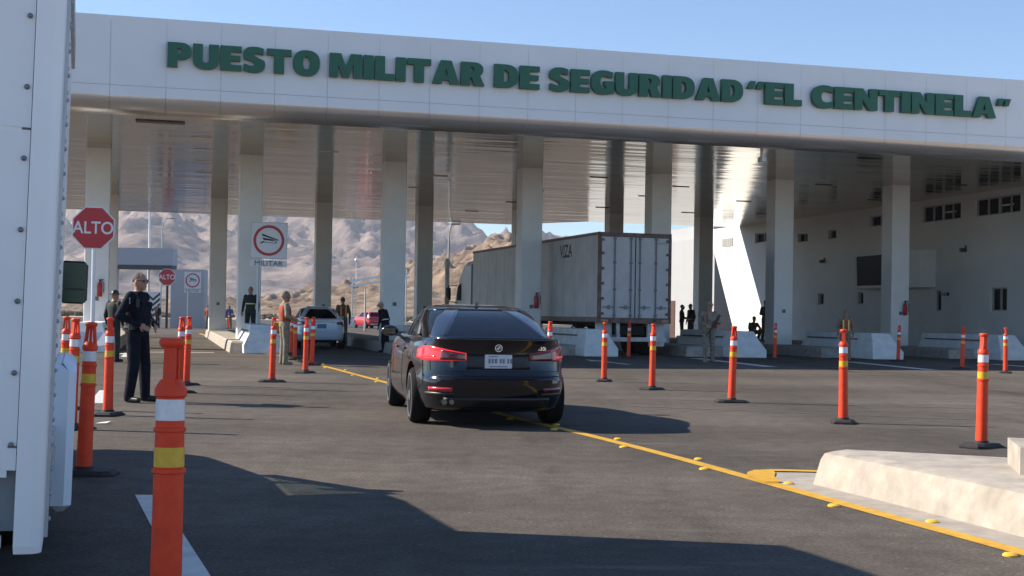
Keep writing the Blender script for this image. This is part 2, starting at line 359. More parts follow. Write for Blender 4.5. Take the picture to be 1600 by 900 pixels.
# ------------------------------------------------------------------ lettering
def arc(cx, cy, rx, ry, a0, a1, n=12, e=2.4):
    o = []
    for k in range(n+1):
        t = R(a0+(a1-a0)*k/n); c, s = math.cos(t), math.sin(t)
        o.append((cx+rx*math.copysign(abs(c)**(2/e), c), cy+ry*math.copysign(abs(s)**(2/e), s)))
    return o
def stroke(pts, wx, wy):
    P = [Vector(p) for p in pts]; A = []; B = []
    for i, p in enumerate(P):
        t = (P[min(i+1, len(P)-1)]-P[max(i-1, 0)]).normalized(); q = Vector((-t.y*wx/2, t.x*wy/2)); A.append(tuple(p+q)); B.append(tuple(p-q))
    return A+B[::-1]
GL = {
 'I': (.38, [[(0, 0), (.38, 0), (.38, 1), (0, 1)]]),
 'L': (.74, [[(0, 0), (.74, 0), (.74, .27), (.38, .27), (.38, 1), (0, 1)]]),
 'E': (.78, [[(0, 0), (.78, 0), (.78, .23), (.38, .23), (.38, .39), (.74, .39), (.74, .61), (.38, .61), (.38, .77), (.78, .77), (.78, 1), (0, 1)]]),
 'T': (.92, [[(.27, 0), (.65, 0), (.65, .74), (.92, .74), (.92, 1), (0, 1), (0, .74), (.27, .74)]]),
 'N': (.98, [[(0, 0), (.33, 0), (.33, .5), (.62, 0), (.98, 0), (.98, 1), (.65, 1), (.65, .5), (.36, 1), (0, 1)]]),
 'M': (1.22, [[(0, 0), (.32, 0), (.32, .56), (.49, 0), (.73, 0), (.9, .56), (.9, 0), (1.22, 0), (1.22, 1), (.79, 1), (.61, .45), (.43, 1), (0, 1)]]),
 'A': (1.06, [[(0, 0), (.36, 0), (.41, .16), (.65, .16), (.70, 0), (1.06, 0), (.74, 1), (.32, 1)], [(.46, .36), (.60, .36), (.53, .66)]]),
 'U': (.94, [[(0, 1), (0, .38)]+arc(.47, .38, .47, .40, 180, 360)+[(.94, 1), (.58, 1), (.58, .36)]+arc(.47, .36, .11, .12, 0, -180, 8)+[(.36, 1)]]),
 'O': (1.02, [arc(.51, .5, .51, .53, 0, 360, 32)[:-1], arc(.51, .5, .13, .27, 0, 360, 20)[:-1]]),
 'D': (.94, [[(0, 0), (.38, 0)]+arc(.42, .5, .52, .5, -90, 90, 16)+[(0, 1)], [(.37, .24)]+arc(.40, .5, .17, .26, -90, 90, 10)+[(.37, .76)]]),
 'P': (.86, [[(0, 0), (.37, 0), (.37, .31)]+arc(.44, .655, .42, .345, -90, 90, 14)+[(0, 1)], [(.37, .54)]+arc(.41, .655, .10, .115, -90, 90, 8)+[(.37, .77)]]),
 'R': (.94, [[(0, 0), (.37, 0), (.37, .33), (.43, .33), (.54, 0), (.94, 0), (.76, .42)]+arc(.46, .69, .42, .31, -30, 90, 12)+[(0, 1)], [(.37, .56)]+arc(.41, .68, .10, .12, -90, 90, 8)+[(.37, .80)]]),
 'C': (.88, [[(.88, .97)]+arc(.52, .5, .52, .53, 62, 298, 24)+[(.88, .03), (.86, .30)]+arc(.60, .5, .22, .26, 300, 60, 16)+[(.86, .70)]]),
 'G': (.96, [[(.90, .97)]+arc(.52, .5, .52, .53, 62, 290, 24)+[(.96, .03), (.96, .56), (.54, .56), (.54, .36), (.62, .36), (.62, .23)]+arc(.60, .5, .22, .27, 275, 60, 16)+[(.88, .72)]]),
 'S': (.82, [[(.76, .97)]+arc(.43, .71, .43, .32, 55, 215, 12)+[(.30, .45), (.42, .37), (.42, .25), (.30, .23), (.03, .32), (.02, .04)]+arc(.40, .30, .42, .33, 235, 385, 12)+[(.66, .53), (.42, .64), (.42, .75), (.54, .78), (.75, .72)]]),
 '“': (.74, [[(0, .66), (.28, .66), (.36, 1), (.14, 1)], [(.38, .66), (.66, .66), (.74, 1), (.52, 1)]]),
 '”': (.74, [[(0, .62), (.22, .62), (.36, .96), (.08, .96)], [(.38, .62), (.60, .62), (.74, .96), (.46, .96)]]),
}
GREEN = mat('green_letter_paint', (.010, .115, .062), .45, var=.15, scale=2)
GREEN2 = GREEN
lt = empty('fascia_lettering', tuple(W(15.3, VF-.1, 7.88)), TH, 'dark green raised block letters across the white canopy front', 'sign lettering')
def letter(ch, x0, w, h):
    cu = bpy.data.curves.new('letter', 'CURVE'); cu.dimensions = '2D'; cu.fill_mode = 'BOTH'; cu.extrude = .07
    gw, loops = GL[ch]
    for lp in loops:
        sp = cu.splines.new('POLY'); sp.points.add(len(lp)-1); sp.use_cyclic_u = True
        for p, (x, y) in zip(sp.points, lp): p.co = (x*w/gw, y*h, 0, 1)
    t = bpy.data.objects.new('letter', cu); C.objects.link(t); bpy.context.view_layer.update()
    me = bpy.data.meshes.new_from_object(t.evaluated_get(bpy.context.evaluated_depsgraph_get())); bpy.data.objects.remove(t)
    me.materials.clear(); me.materials.append(GREEN)
    o = bpy.data.objects.new('letter', me); C.objects.link(o); o.parent = lt
    o.location = (x0-15.3, 0, 0); o.rotation_euler = (PI/2, 0, 0)
for word, u0, u1 in [('PUESTO', 2.16, 6.28), ('MILITAR', 6.55, 11.01), ('DE', 11.30, 12.66), ('SEGURIDAD', 12.96, 19.1), ('“', 19.25, 19.80), ('EL', 19.84, 21.07), ('CENTINELA', 21.42, 27.94), ('”', 28.0, 28.49)]:
    gap = .06; tot = sum(GL[c][0] for c in word)+gap*(len(word)-1); k = (u1-u0)/tot; x = u0
    for c in word:
        letter(c, x, GL[c][0]*k, .67); x += (GL[c][0]+gap)*k

# ------------------------------------------------------------------ admin building on the right
WALLM = mat('white_render', (.76, .755, .74), .8, var=.06, scale=.8, bump=.08)
DGL = mat('dark_window_glass', (.010, .011, .013), .12, spec=.2); DGL.node_tree.nodes['Principled BSDF'].inputs['IOR'].default_value = 1.1
FRM = mat('window_frame', (.42, .42, .41), .5)
UW = 34.4
def px_wall(holes, v0, v1, z1, thick=.3):
    """wall panel in the plane u=UW with rectangular openings (v,z) cut out"""
    vsx = sorted({v0, v1}|{h[0] for h in holes}|{h[1] for h in holes}); zs = sorted({0., z1}|{h[2] for h in holes}|{h[3] for h in holes})
    b = MB()
    for i in range(len(vsx)-1):
        for j in range(len(zs)-1):
            cv, cz = (vsx[i]+vsx[i+1])/2, (zs[j]+zs[j+1])/2
            if any(h[0] < cv < h[1] and h[2] < cz < h[3] for h in holes): continue
            b.add([(UW, vsx[i], zs[j]), (UW, vsx[i+1], zs[j]), (UW, vsx[i+1], zs[j+1]), (UW, vsx[i], zs[j+1])], [(0, 3, 2, 1)])
    for h in holes:
        a, c, lo, hi = h
        b.add([(UW, a, lo), (UW, c, lo), (UW, c, hi), (UW, a, hi), (UW+thick, a, lo), (UW+thick, c, lo), (UW+thick, c, hi), (UW+thick, a, hi)], [(0, 1, 5, 4), (1, 2, 6, 5), (2, 3, 7, 6), (3, 0, 4, 7)])
    return b
bd = empty('office_building', (OX, OY, 0), TH, 'long white office building with small square windows beside the canopy', 'building')
WIN = [(2.55, 5.5, 5.66, 6.38), (-1.4, 1.6, 5.66, 6.38), (8.25, 9.9, 5.75, 6.25), (16.05, 17.1, 5.38, 5.85), (13.05, 13.85, 5.38, 5.85), (20.4, 22.3, 5.6, 6.15),
       (14.25, 14.86, 2.1, 2.68), (10.38, 10.92, 2.1, 2.68), (3.9, 4.42, 1.78, 2.67), (-.62, .5, 1.78, 2.72), (-6.0, -3.0, 5.66, 6.38)]
V_END = 24.6
wb = px_wall(WIN, -14, V_END, HC+.1)
# leaning end of the wall: upper part reaches further
wb.add([(UW, V_END, 0), (UW, V_END+4.25, HC+.1), (UW, V_END, HC+.1), (UW+8, V_END, 0), (UW+8, V_END+4.25, HC+.1), (UW+8, V_END, HC+.1)], [(0, 1, 2), (0, 3, 4, 1), (1, 4, 5, 2)])
wb.box((UW+6, (V_END-14)/2, HC+.03), (11.4, V_END+14, .1)); wb.box((UW+11.9, (V_END-14)/2, HC/2), (.2, V_END+14, HC))
wb.build('wall', WALLM, bd)
for (a, c, lo, hi) in WIN:
    nP = 4 if c-a > 2.5 else (2 if c-a > .9 else 1)
    f_ = MB(); t = .05; x0 = UW+.16
    f_.box((x0, (a+c)/2, lo+t/2), (.08, c-a, t)); f_.box((x0, (a+c)/2, hi-t/2), (.08, c-a, t))
    for k in range(nP+1):
        y = a+t/2+(c-a-t)*k/nP; f_.box((x0, y, (lo+hi)/2), (.078, t if k not in (2,) or nP != 4 else .12, hi-lo-2*t))
    fr = f_.build('window', FRM, bd)
    MB().box((UW+.2, (a+c)/2, (lo+hi)/2), (.012, c-a-.02, hi-lo-.02)).build('pane', DGL, fr)
    if nP == 4:
        MB().box((UW+.192, (a+c)/2-.4, lo+.36), (.004, .9, .055)).build('lit_tube_lamp', mat('lit_tube_glass', (.75, .73, .6), .4), fr)
wx_ = MB().box((UW-.02, 26.0, 5.85), (.06, 1.5, .5)).build('window', FRM, bd); MB().box((UW-.055, 26.36, 5.85), (.01, .62, .40)).box((UW-.055, 25.64, 5.85), (.01, .62, .40)).build('pane', mat('pale_pane', (.30, .29, .27), .2), wx_)
bx = MB(); bx.prism([(-.0, 4.35), (-.0, 10.25), (-.62, 9.9), (-.95, 9.4), (-.95, 5.0), (-.62, 4.6)], 2.8, 4.42); bw = bx.build('bay_window', WALLM, bd); bw.location = (UW, 0, 0)
MB().add([(-.962, 9.35, 4.3), (-.962, 5.95, 4.3), (-.962, 5.05, 2.93), (-.962, 9.25, 2.93)], [(0, 1, 2, 3)]).build('pane', DGL, bw)
pn = MB(); pn.add([(-.955, 9.36, 4.28), (-.60, 9.95, 4.28), (-.60, 9.75, 2.95), (-.955, 9.26, 2.95)], [(0, 1, 2, 3)]); po = pn.build('pane', DGL, bw); po.location.x = -.03
for v, z in [(14.2, 4.28), (2.15, 4.32), (18.6, 4.3)]:
    MB().box((UW-.14, v, z), (.28, .16, .16), bev=.02).box((UW-.02, v, z+.12), (.05, .1, .14)).build('security_camera', mat('cam_black', (.03, .03, .03), .4), bd)
MB().box((UW-.06, 3.55, 2.5), (.12, .45, .14)).build('lamp_bracket', mat('cam_black', (.03, .03, .03), .4), bd)
MB().box((UW+.1, -.9, 2.0), (.06, .5, .4)).build('wall_box', mat('box_grey2', (.22, .2, .2), .5), bd)
# second block behind it
b2 = empty('rear_block', (OX, OY, 0), TH, 'pale panelled block with brown door behind the office building', 'building')
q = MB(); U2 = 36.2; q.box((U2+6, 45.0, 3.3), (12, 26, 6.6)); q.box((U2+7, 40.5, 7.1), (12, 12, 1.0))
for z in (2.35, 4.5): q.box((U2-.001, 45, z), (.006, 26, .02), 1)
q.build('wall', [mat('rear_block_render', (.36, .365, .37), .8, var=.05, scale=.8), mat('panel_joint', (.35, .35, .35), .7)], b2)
MB().box((U2-.01, 39.4, 1.25), (.06, 1.7, 2.5)).build('door', mat('brown_door', (.08, .04, .025), .5), b2)
wf = MB().box((U2-.01, 33.5, 2.3), (.06, .8, .75)).build('window', FRM, b2); MB().box((U2-.045, 33.5, 2.3), (.01, .66, .62)).build('pane', DGL, wf)

# ------------------------------------------------------------------ mountains
def vnoise(x, y, seed):
    rs = np.random.RandomState(seed); T = rs.rand(256, 256)
    xi = np.floor(x).astype(int); yi = np.floor(y).astype(int); fx = x-xi; fy = y-yi
    fx = fx*fx*fx*(fx*(fx*6-15)+10); fy = fy*fy*fy*(fy*(fy*6-15)+10)
    a = T[xi % 256, yi % 256]; b = T[(xi+1) % 256, yi % 256]; c = T[xi % 256, (yi+1) % 256]; d = T[(xi+1) % 256, (yi+1) % 256]
    return (a*(1-fx)+b*fx)*(1-fy)+(c*(1-fx)+d*fx)*fy
def ridged(x, y, oct_, seed, gain=.52):
    s = 0; amp = 1; tot = 0; w = 1
    for k in range(oct_):
        n_ = 1-np.abs(2*vnoise(x, y, seed+k)-1); n_ = n_*n_
        s = s+amp*n_*w; w = np.clip(n_*1.6, 0, 1); tot += amp; amp *= gain; x = x*2.03+17.3; y = y*2.03-9.1
    return s/tot*1.5
def rock(name, a, b, c, sc):
    m = bpy.data.materials.new(name); m.use_nodes = True; n = m.node_tree.nodes; l = m.node_tree.links; bs = n['Principled BSDF']
    tc = n.new('ShaderNodeTexCoord'); z = n.new('ShaderNodeTexNoise'); z.inputs['Scale'].default_value = sc; z.inputs['Detail'].default_value = 12; z.inputs['Roughness'].default_value = .68
    l.new(tc.outputs['Object'], z.inputs[0]); cr = n.new('ShaderNodeValToRGB'); l.new(z.outputs[0], cr.inputs[0])
    cr.color_ramp.elements[0].position = .36; cr.color_ramp.elements[0].color = (*a, 1); cr.color_ramp.elements[1].position = .64; cr.color_ramp.elements[1].color = (*c, 1)
    e = cr.color_ramp.elements.new(.5); e.color = (*b, 1)
    l.new(cr.outputs[0], bs.inputs['Base Color']); bs.inputs['Roughness'].default_value = .95; bs.inputs['Specular IOR Level'].default_value = .1
    bp = n.new('ShaderNodeBump'); bp.inputs['Strength'].default_value = .8; bp.inputs['Distance'].default_value = .16/sc; l.new(z.outputs[0], bp.inputs['Height']); l.new(bp.outputs[0], bs.inputs['Normal'])
    return m
def terrain(name, x0, x1, y0, y1, nx, ny, hf, m):
    X, Y = np.meshgrid(np.linspace(x0, x1, nx), np.linspace(y0, y1, ny)); Z = hf(X, Y)
    v = np.stack([X, Y, Z], -1).reshape(-1, 3); i = np.arange(nx*ny).reshape(ny, nx)
    f = np.stack([i[:-1, :-1], i[:-1, 1:], i[1:, 1:], i[1:, :-1]], -1).reshape(-1, 4)
    me = bpy.data.meshes.new(name); me.from_pydata(v.tolist(), [], f.tolist()); me.materials.append(m)
    me.polygons.foreach_set('use_smooth', [True]*len(me.polygons)); o = bpy.data.objects.new(name, me); C.objects.link(o); return tag(o, kind='structure')
def far_h(X, Y):
    px = X/Y                                     # bearing
    crest = np.interp(px, [-.9, -.42, -.30, -.20, -.10, -.05, .0, .03, .06, .14, .3, .6], [.085, .106, .102, .094, .083, .076, .0705, .069, .066, .060, .050, .045])
    t = np.clip((Y-1150)/1150, 0, 1); up = t**.95
    wx = X+120*(vnoise(X/300, Y/300, 91)-.5)+.35*(Y-1500); wy = Y+120*(vnoise(X/300+9, Y/300, 92)-.5)
    r = ridged(wx/330, wy/560, 8, 11, .60)
    r2 = ridged(wx/70, wy/120, 6, 141, .66)
    return -2+crest*2300*up*(.44+.48*r+.20*r2)
terrain('far_mountain', -1500, 900, 1140, 2450, 420, 230, far_h, rock('far_rock', (.105, .082, .082), (.20, .157, .142), (.33, .258, .215), .016))
def near_h(X, Y):
    px = X/Y
    crest = np.interp(px, [-.6, -.35, -.2, -.145, -.10, -.052, -.018, .02, .06, .12, .2], [.004, .006, .012, .020, .031, .047, .060, .057, .056, .05, .04])
    t = np.clip((Y-330)/300, 0, 1); up = np.sin(t*PI/2)**1.2
    wx = X+30*(vnoise(X/60, Y/60, 71)-.5); r = ridged(wx/48, Y/70, 7, 33, .6)
    return -1+crest*620*up*(.70+.36*r)+5.5*t*(ridged(X/17, Y/26, 5, 61, .62)-.5)
terrain('foothill', -260, 150, 320, 700, 380, 260, near_h, rock('near_rock', (.105, .072, .05), (.215, .155, .105), (.32, .24, .17), .11))
# desert scrub at the foot of the hills
sb = MB(); rs = random.Random(3)
for k in range(260):
    y = rs.uniform(212, 340); x = y*rs.uniform(-.36, .02); s = rs.uniform(.4, 1.1)
    for j in range(5): sb.ell((x+rs.uniform(-s, s), y+rs.uniform(-s, s), s*.35), (s*rs.uniform(.3, .6), s*.5, s*rs.uniform(.35, .6)), 6, 4)
tag(sb.build('desert_scrub', mat('scrub', (.10, .085, .05), .95, var=.5, scale=1.5)), kind='stuff')

# ------------------------------------------------------------------ barriers
def barrier_bm(length=5.3, hw=.46):
    b = MB()
    def ring(y, e0, e1, top=.88):     # profile across, at distance y
        return [Vector((-hw+e0, y, 0)), Vector((hw-e0, y, 0)), Vector((hw-e0, y, .24)), Vector((hw-.16-e1, y, .60)), Vector((hw-.20-e1, y, top)), Vector((-hw+.20+e1, y, top)), Vector((-hw+.16+e1, y, .60)), Vector((-hw+e0, y, .24))]
    def nose():
        return [Vector((-hw, 0, 0)), Vector((hw, 0, 0)), Vector((hw, 0, .26)), Vector((hw-.12, .30, .60)), Vector((hw-.18, .52, .88)), Vector((-hw+.18, .52, .88)), Vector((-hw+.12, .30, .60)), Vector((-hw, 0, .26))]
    b.loft([nose(), ring(.9, 0, 0), ring(length, 0, 0)])
    return b
bar0 = barrier_bm().build('concrete_barrier', CONCW, smooth=False)
bm_ = bar0.modifiers.new('b', 'BEVEL'); bm_.width = .025; bm_.segments = 2; realize(bar0)
gl = MB()
for s in (-1, 1):
    gl.box((s*.285, 3.2, .665), (.06, 3.6, .05))
MBL = mat('ledge_strip_grey', (.12, .12, .12), .8)
gl.build('ledge_strip', MBL, bar0)  # dark grey strip along the ledge on each side
BL = ['white concrete barrier with sunlit left side behind the military sign', 'white concrete barrier hidden mostly behind the black car', 'white concrete barrier in front of the trailer wheels', 'white concrete barrier behind the soldier carrying a rifle', 'white concrete barrier behind the person in the orange vest', 'white concrete barrier farthest right beside the office wall', 'white concrete barrier at the foot of the column behind the police officer']
for k, (i, du) in enumerate([(1, .12), (2, .35), (3, .85), (4, 1.1), (5, .85), (6, .8), (0, .1)]):
    o = bar0 if k == 0 else copy_tree(bar0)
    p = W(SP*i+du, -5.45 if i < 5 else -6.1); o.location = p; o.rotation_euler = (0, 0, TH); o.scale = (1.28, 1, 1)
    tag(o, BL[k], 'barrier', 'white barriers at the heads of the lane islands')

# ------------------------------------------------------------------ delineator posts
ORG = mat('orange_plastic', (.88, .075, .020), .5, scale=9, spec=.3, dirt=(.66, .048, .016), bump=.06)
WRF = mat('white_reflective_band', (.72, .72, .74), .25, var=.12, scale=40, spec=.7)
YRF = mat('yellow_reflective_band', (.72, .42, .02), .3, var=.15, scale=40, spec=.6)
RUB = mat('black_rubber', (.022, .02, .02), .75, var=.3, scale=12, bump=.2)
def make_delineator():
    t = empty('delineator_post')
    b = MB(); oc = [(.25*sx, .15*sy) for sx, sy in ((1, .7), (.72, 1), (-.72, 1), (-1, .7), (-1, -.7), (-.72, -1), (.72, -1), (1, -.7))]
    b.prism(oc, 0, .022); b.prism([(x*.95, y*.93) for x, y in oc], .022, .045, top=[(x*.82, y*.78) for x, y in oc]); b.lathe([(.075, .045), (.068, .07)], 16)
    b.build('base', RUB, t)
    p = MB(); p.lathe([(.061, .05), (.056, .30), (.054, .68), (.061, .683), (.061, .697), (.0535, .70), (.052, .83), (.058, .833), (.058, .845), (.0515, .848), (.050, .955), (.058, .96), (.058, .985), (.050, 1.0), (.044, 1.01)], 22)
    p.build('post', ORG, t, smooth=True)
    MB().lathe([(.0547, .705), (.0543, .775)], 22).build('yellow_band', YRF, t, smooth=True)
    MB().lathe([(.0533, .872), (.0525, .948)], 22).build('white_band', WRF, t, smooth=True)
    h = MB()
    def slab(x0, x1, w0, w1, z0, z1, d=.042):
        h.add([(x0-w0, -d/2, z0), (x0+w0, -d/2, z0), (x0+w0, d/2, z0), (x0-w0, d/2, z0), (x1-w1, -d/2, z1), (x1+w1, -d/2, z1), (x1+w1, d/2, z1), (x1-w1, d/2, z1)], [(3, 2, 1, 0), (4, 5, 6, 7), (0, 1, 5, 4), (1, 2, 6, 5), (2, 3, 7, 6), (3, 0, 4, 7)])
    for s in (-1, 1):
        slab(s*.036, s*.030, .010, .009, 1.0, 1.06); slab(s*.030, s*.024, .009, .009, 1.06, 1.135)
    slab(0, 0, .007, .007, 1.0, 1.135, .03)
    h.lathe([(.028, 1.128), (.044, 1.142), (.046, 1.150), (.046, 1.160), (.041, 1.168), (.02, 1.172)], 20)
    h.lathe([(.045, .995), (.043, 1.012), (.036, 1.02)], 18)
    h.build('handle', ORG, t, smooth=True)
    return t
d0 = make_delineator()
DEL = [(4.84, 13.41, 'orange delineator post standing nearest the concrete block at far right', 40), (4.16, 16.31, 'orange delineator post in front of the person in the orange vest', 75),
 (3.38, 19.97, 'orange delineator post standing right of the soldier with the rifle', 10), (2.51, 23.18, 'orange delineator post in front of the right edge of the trailer doors', 50),
 (1.85, 25.91, 'orange delineator post before the left edge of the trailer doors', 80), (.78, 27.16, 'orange delineator post half hidden by the right rear of the black car', 30),
 (3.67, 40.86, 'shaded orange delineator post beneath the trailer bumper', 0), (8.47, 41.98, 'shaded orange delineator post left of a grey column by the crouching soldier', 0),
 (12.47, 42.08, 'thin dull orange delineator post against the nose of a white barrier', 0), (12.44, 36.01, 'dark orange delineator post in front of the farthest right white barrier', 20),
 (12.77, 33.72, 'bright orange delineator post at the right end of the farthest right barrier', 65),
 (-4.33, 23.68, 'orange delineator post left of the soldier beside the white sedan', 15), (-4.31, 27.39, 'orange delineator post overlapping the white sedan trunk, nearer one of a close pair', 70),
 (-4.80, 31.43, 'orange delineator post overlapping the white sedan trunk, farther one of a close pair', 40), (-5.80, 35.0, 'orange delineator post between the soldier and the white sedan', 85),
 (-6.62, 39.2, 'orange delineator post hidden behind another one beside the helmeted soldier', 20),
 (-1.235, 4.72, 'big orange delineator post in the foreground shadow, largest in view', 92), (-3.26, 10.01, 'orange delineator post in the truck shadow with open slots in its handle', 4),
 (-4.62, 13.75, 'orange delineator post close beside the white truck below its mirror', 60), (-4.82, 15.65, 'orange delineator post right in front of the police officer', 90),
 (-5.11, 20.12, 'orange delineator post just behind the big foreground post', 35), (-5.52, 22.21, 'orange delineator post second behind the big foreground post', 65),
 (-5.63, 16.44, 'orange delineator post mostly hidden by the truck edge', 10),
 (-20.36, 93.9, 'tiny far orange delineator post left of the man in blue', 0), (-20.3, 98.5, 'tiny far orange delineator post right of the man in blue', 0)]
for k, (x, y, lb, rz) in enumerate(DEL):
    o = d0 if k == 0 else copy_tree(d0)
    o.location = (x, y, .0); o.rotation_euler = (R(random.uniform(-.6, .6)), R(random.uniform(.9, 2.0)), R(rz))
    tag(o, lb, 'delineator', 'orange delineator posts with black bases')

# ------------------------------------------------------------------ signs
SRED = mat('sign_red', (.50, .025, .03), .4, var=.06, scale=3); SWH = mat('sign_white', (.74, .74, .74), .4, var=.04, scale=3); SBK = mat('sign_black', (.02, .022, .024), .5)
GAL = mat('galvanised_steel', (.46, .47, .48), .42, metal=.6, var=.12, scale=8)
def plate(poly, y0, y1, m, parent, name):
    b = MB(); b.prism(poly, 0, y1-y0, M=Matrix.Translation((0, y1, 0)) @ Matrix.Rotation(PI/2, 4, 'X')); return b.build(name, m, parent)
def octo(r): return [(r/math.cos(PI/8)*math.cos(PI/8+k*PI/4), r/math.cos(PI/8)*math.sin(PI/8+k*PI/4)) for k in range(8)]
def stop_sign(loc, size, zc, rz, label, pole_m=GAL, roll=0, pole_r=.03, pole_w=None):
    t = empty('stop_sign', loc, rz, label, 'stop sign')
    MB().tube((0, pole_r+.02, 0), (0, pole_r+.02, zc+size*.3), pole_r).build('pole', pole_m, t)
    p = plate(octo(size/2), -.004, .004, SWH, t, 'sign_plate'); p.location = (0, 0, zc); p.rotation_euler = (0, roll, 0)
    f = plate(octo(size/2*.94), -.0085, -.0045, SRED, p, 'red_face')
    text_mesh('lettering', 'ALTO', size*.405, SWH, p, (0, -.011, -.01*size), (PI/2, 0, 0), .001, .012, sx=.92)
    return t
def ring_pts(r, n=40): return [(r*math.cos(2*PI*k/n), r*math.sin(2*PI*k/n)) for k in range(n)]
def cap_sign(loc, size, zc, rz, label, roll=0, word='MILITAR', pole=True):
    t = empty('military_sign', loc, rz, label, 'traffic sign')
    if pole: MB().tube((-.28*size, .05, 0), (-.28*size, .05, zc+size*.3), .035).build('pole', GAL, t)
    s = size/2; p = plate([(-s, -s), (s, -s), (s, s), (-s, s)], -.004, .004, SWH, t, 'sign_plate'); p.location = (0, 0, zc); p.rotation_euler = (0, roll, 0)
    bd_ = MB()
    for a, b in (((-s*.97, -s*.97), (s*.97, -s*.97)), ((s*.97, -s*.97), (s*.97, s*.97)), ((s*.97, s*.97), (-s*.97, s*.97)), ((-s*.97, s*.97), (-s*.97, -s*.97))):
        bd_.bar((a[0], -.006, a[1]), (b[0], -.006, b[1]), .004, .012)
    bd_.build('border', mat('sign_grey', (.35, .36, .36), .5), p)
    rg = MB(); n = 48
    for r0, r1 in ((.345*size, .42*size),):
        vs = [(r*math.cos(2*PI*k/n), -.0075, r*math.sin(2*PI*k/n)) for r in (r0, r1) for k in range(n)]
        rg.add(vs, [(k, (k+1) % n, n+(k+1) % n, n+k) for k in range(n)])
    rg.build('red_ring', SRED, p)
    ic = MB(); q = size/2
    for poly in ([(-.40, .36), (-.36, .25), (.52, .00), (.54, .05), (-.30, .34)], [(-.36, .16), (-.28, .02), (.20, -.02), (.30, .0), (.42, -.13), (.46, -.06), (.25, .06)], [(-.50, -.17), (-.32, -.04), (-.22, -.04), (-.24, -.09), (-.38, -.17)], [(-.26, -.07), (.42, -.13), (.42, -.16), (-.26, -.10)]):
        ic.add([(x*q, -.008, y*q) for x, y in poly], [tuple(range(len(poly)))])
    ic.build('cap_symbol', SBK, p)
    if word:
        w = plate([(-s*.99, -.17*s), (s*.99, -.17*s), (s*.99, .17*s), (-s*.99, .17*s)], -.004, .004, SWH, t, 'name_plate'); w.location = (.0, 0, zc-size*.5-.26*s); w.rotation_euler = (0, roll, 0)
        text_mesh('lettering', word, size*.19, SBK, w, (0, -.0065, 0), (PI/2, 0, 0), .0008, .0, sx=1.12)
    return t
stop_sign((-7.08, 22, 0), .72, 2.64, .0, 'large red stop sign on a pole beside the white truck', SWH, R(1.2), pole_r=.035)
cap_sign((-7.86, 42, 0), 1.18, 3.57, .06, 'white square military sign with red ring on a thin pole', R(.8))
stop_sign((-24.35, 92, 0), 1.18, 3.61, .0, 'small distant red stop sign on a dark pole', SBK, pole_r=.09)
cap_sign((-22.88, 93.4, 0), 1.22, 3.44, 0, 'small distant square military sign on the grey gate panel', word='MILITAR', pole=True)
# chevron board
cb = empty('chevron_board', (-25.58, 93, 0), 0, 'white board with black chevrons behind the police officer', 'chevron sign')
MB().tube((0, .06, 0), (0, .06, 2.2), .05).build('post', GAL, cb)
bo = MB(); bo.box((0, 0, 1.8), (1.05, .02, 1.55)); bo = bo.build('board', SWH, cb)
ch = MB()
for k in range(4):
    z = 2.42-.38*k
    for s in (-1, 1): ch.add([(0, -.012, z-.50), (s*.5, -.012, z-.06), (s*.5, -.012, z+.13), (0, -.012, z-.31)], [(0, 1, 2, 3)])
ch.build('black_chevrons', SBK, bo)

# ------------------------------------------------------------------ far gate, masts, poles
GWL = mat('blue_grey_panel', (.42, .43, .45), .6, var=.05, scale=.5)
gt = empty('far_gate', (-27.2, 96, 0), 0, 'grey panelled gate portal standing beyond the left lane', 'gate')
MB().box((3.3, .6, 2.15), (2.45, 1.2, 4.3)).build('pillar', GWL, gt)
MB().box((-.0, .6, 5.2), (4.4, 1.4, 1.25)).build('lintel', GWL, gt)
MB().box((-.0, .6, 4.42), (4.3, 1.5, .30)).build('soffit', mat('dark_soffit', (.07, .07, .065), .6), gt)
MB().box((-2.6, .6, 2.9), (1.0, 1.2, 5.8)).build('pillar', GWL, gt)
def pole_thing(name, loc, prof, m, label, cat):
    return tag(MB().lathe(prof, 10).build(name, m, loc=loc, smooth=True), label, cat)
WPM = mat('white_mast_paint', (.78, .78, .76), .5)
pole_thing('mast', (-27.2, 97.6, 0), [(.10, 0), (.09, 6), (.07, 11.0)], WPM, 'white slender mast rising behind the far gate lintel', 'mast')
def lamp(loc, h, label, dx=.75):
    t = empty('street_lamp', loc, 0, label, 'street lamp')
    MB().tube((0, 0, 0), (0, 0, h-.9), .10, .06).build('pole', GAL, t)
    MB().path([(0, 0, h-.9), (.12*dx, 0, h-.4), (.45*dx, 0, h-.05), (1.0*dx, 0, h)], .045).build('arm', GAL, t)
    MB().box((1.25*dx, 0, h-.01), (.6, .26, .12), bev=.04).build('lamp_head', mat('lamp_head_grey', (.3, .31, .32), .4), t)
lamp((-32.3, 120, 0), 9.75, 'curved street lamp standing above the far gate')
lamp((-3.72, 76, 0), 6.6, 'thin street lamp rising above the white post left of the trailer', .3)
pole_thing('white_post', (-3.5, 70, 0), [(.12, 0), (.12, 3.9), (.16, 3.95), (.16, 4.15), (.06, 4.3)], WPM, 'thick white post left of the trailer tractor', 'post')
pole_thing('white_post', (-10.68, 95, 0), [(.07, 0), (.06, 3.1)], mat('pinkish_post', (.55, .48, .43), .6), 'thin white post standing left of the red car', 'post')
gy = empty('pipe_gantry', (-16.4, 150, 0), 0, 'pair of white overhead pipes on thin posts before the hills', 'pipe gantry')
MB().bar((-2.3, 0, 4.35), (4.6, 0, 5.55), .22, .24).bar((-2.3, .0, 4.95), (4.6, 0, 6.1), .22, .22).build('pipes', WPM, gy)
for x, z in ((-2.0, 4.5), (1.2, 5.1), (4.2, 5.6)): MB().tube((x, .3, 0), (x, .3, z+.8), .07).build('post', GAL, gy)
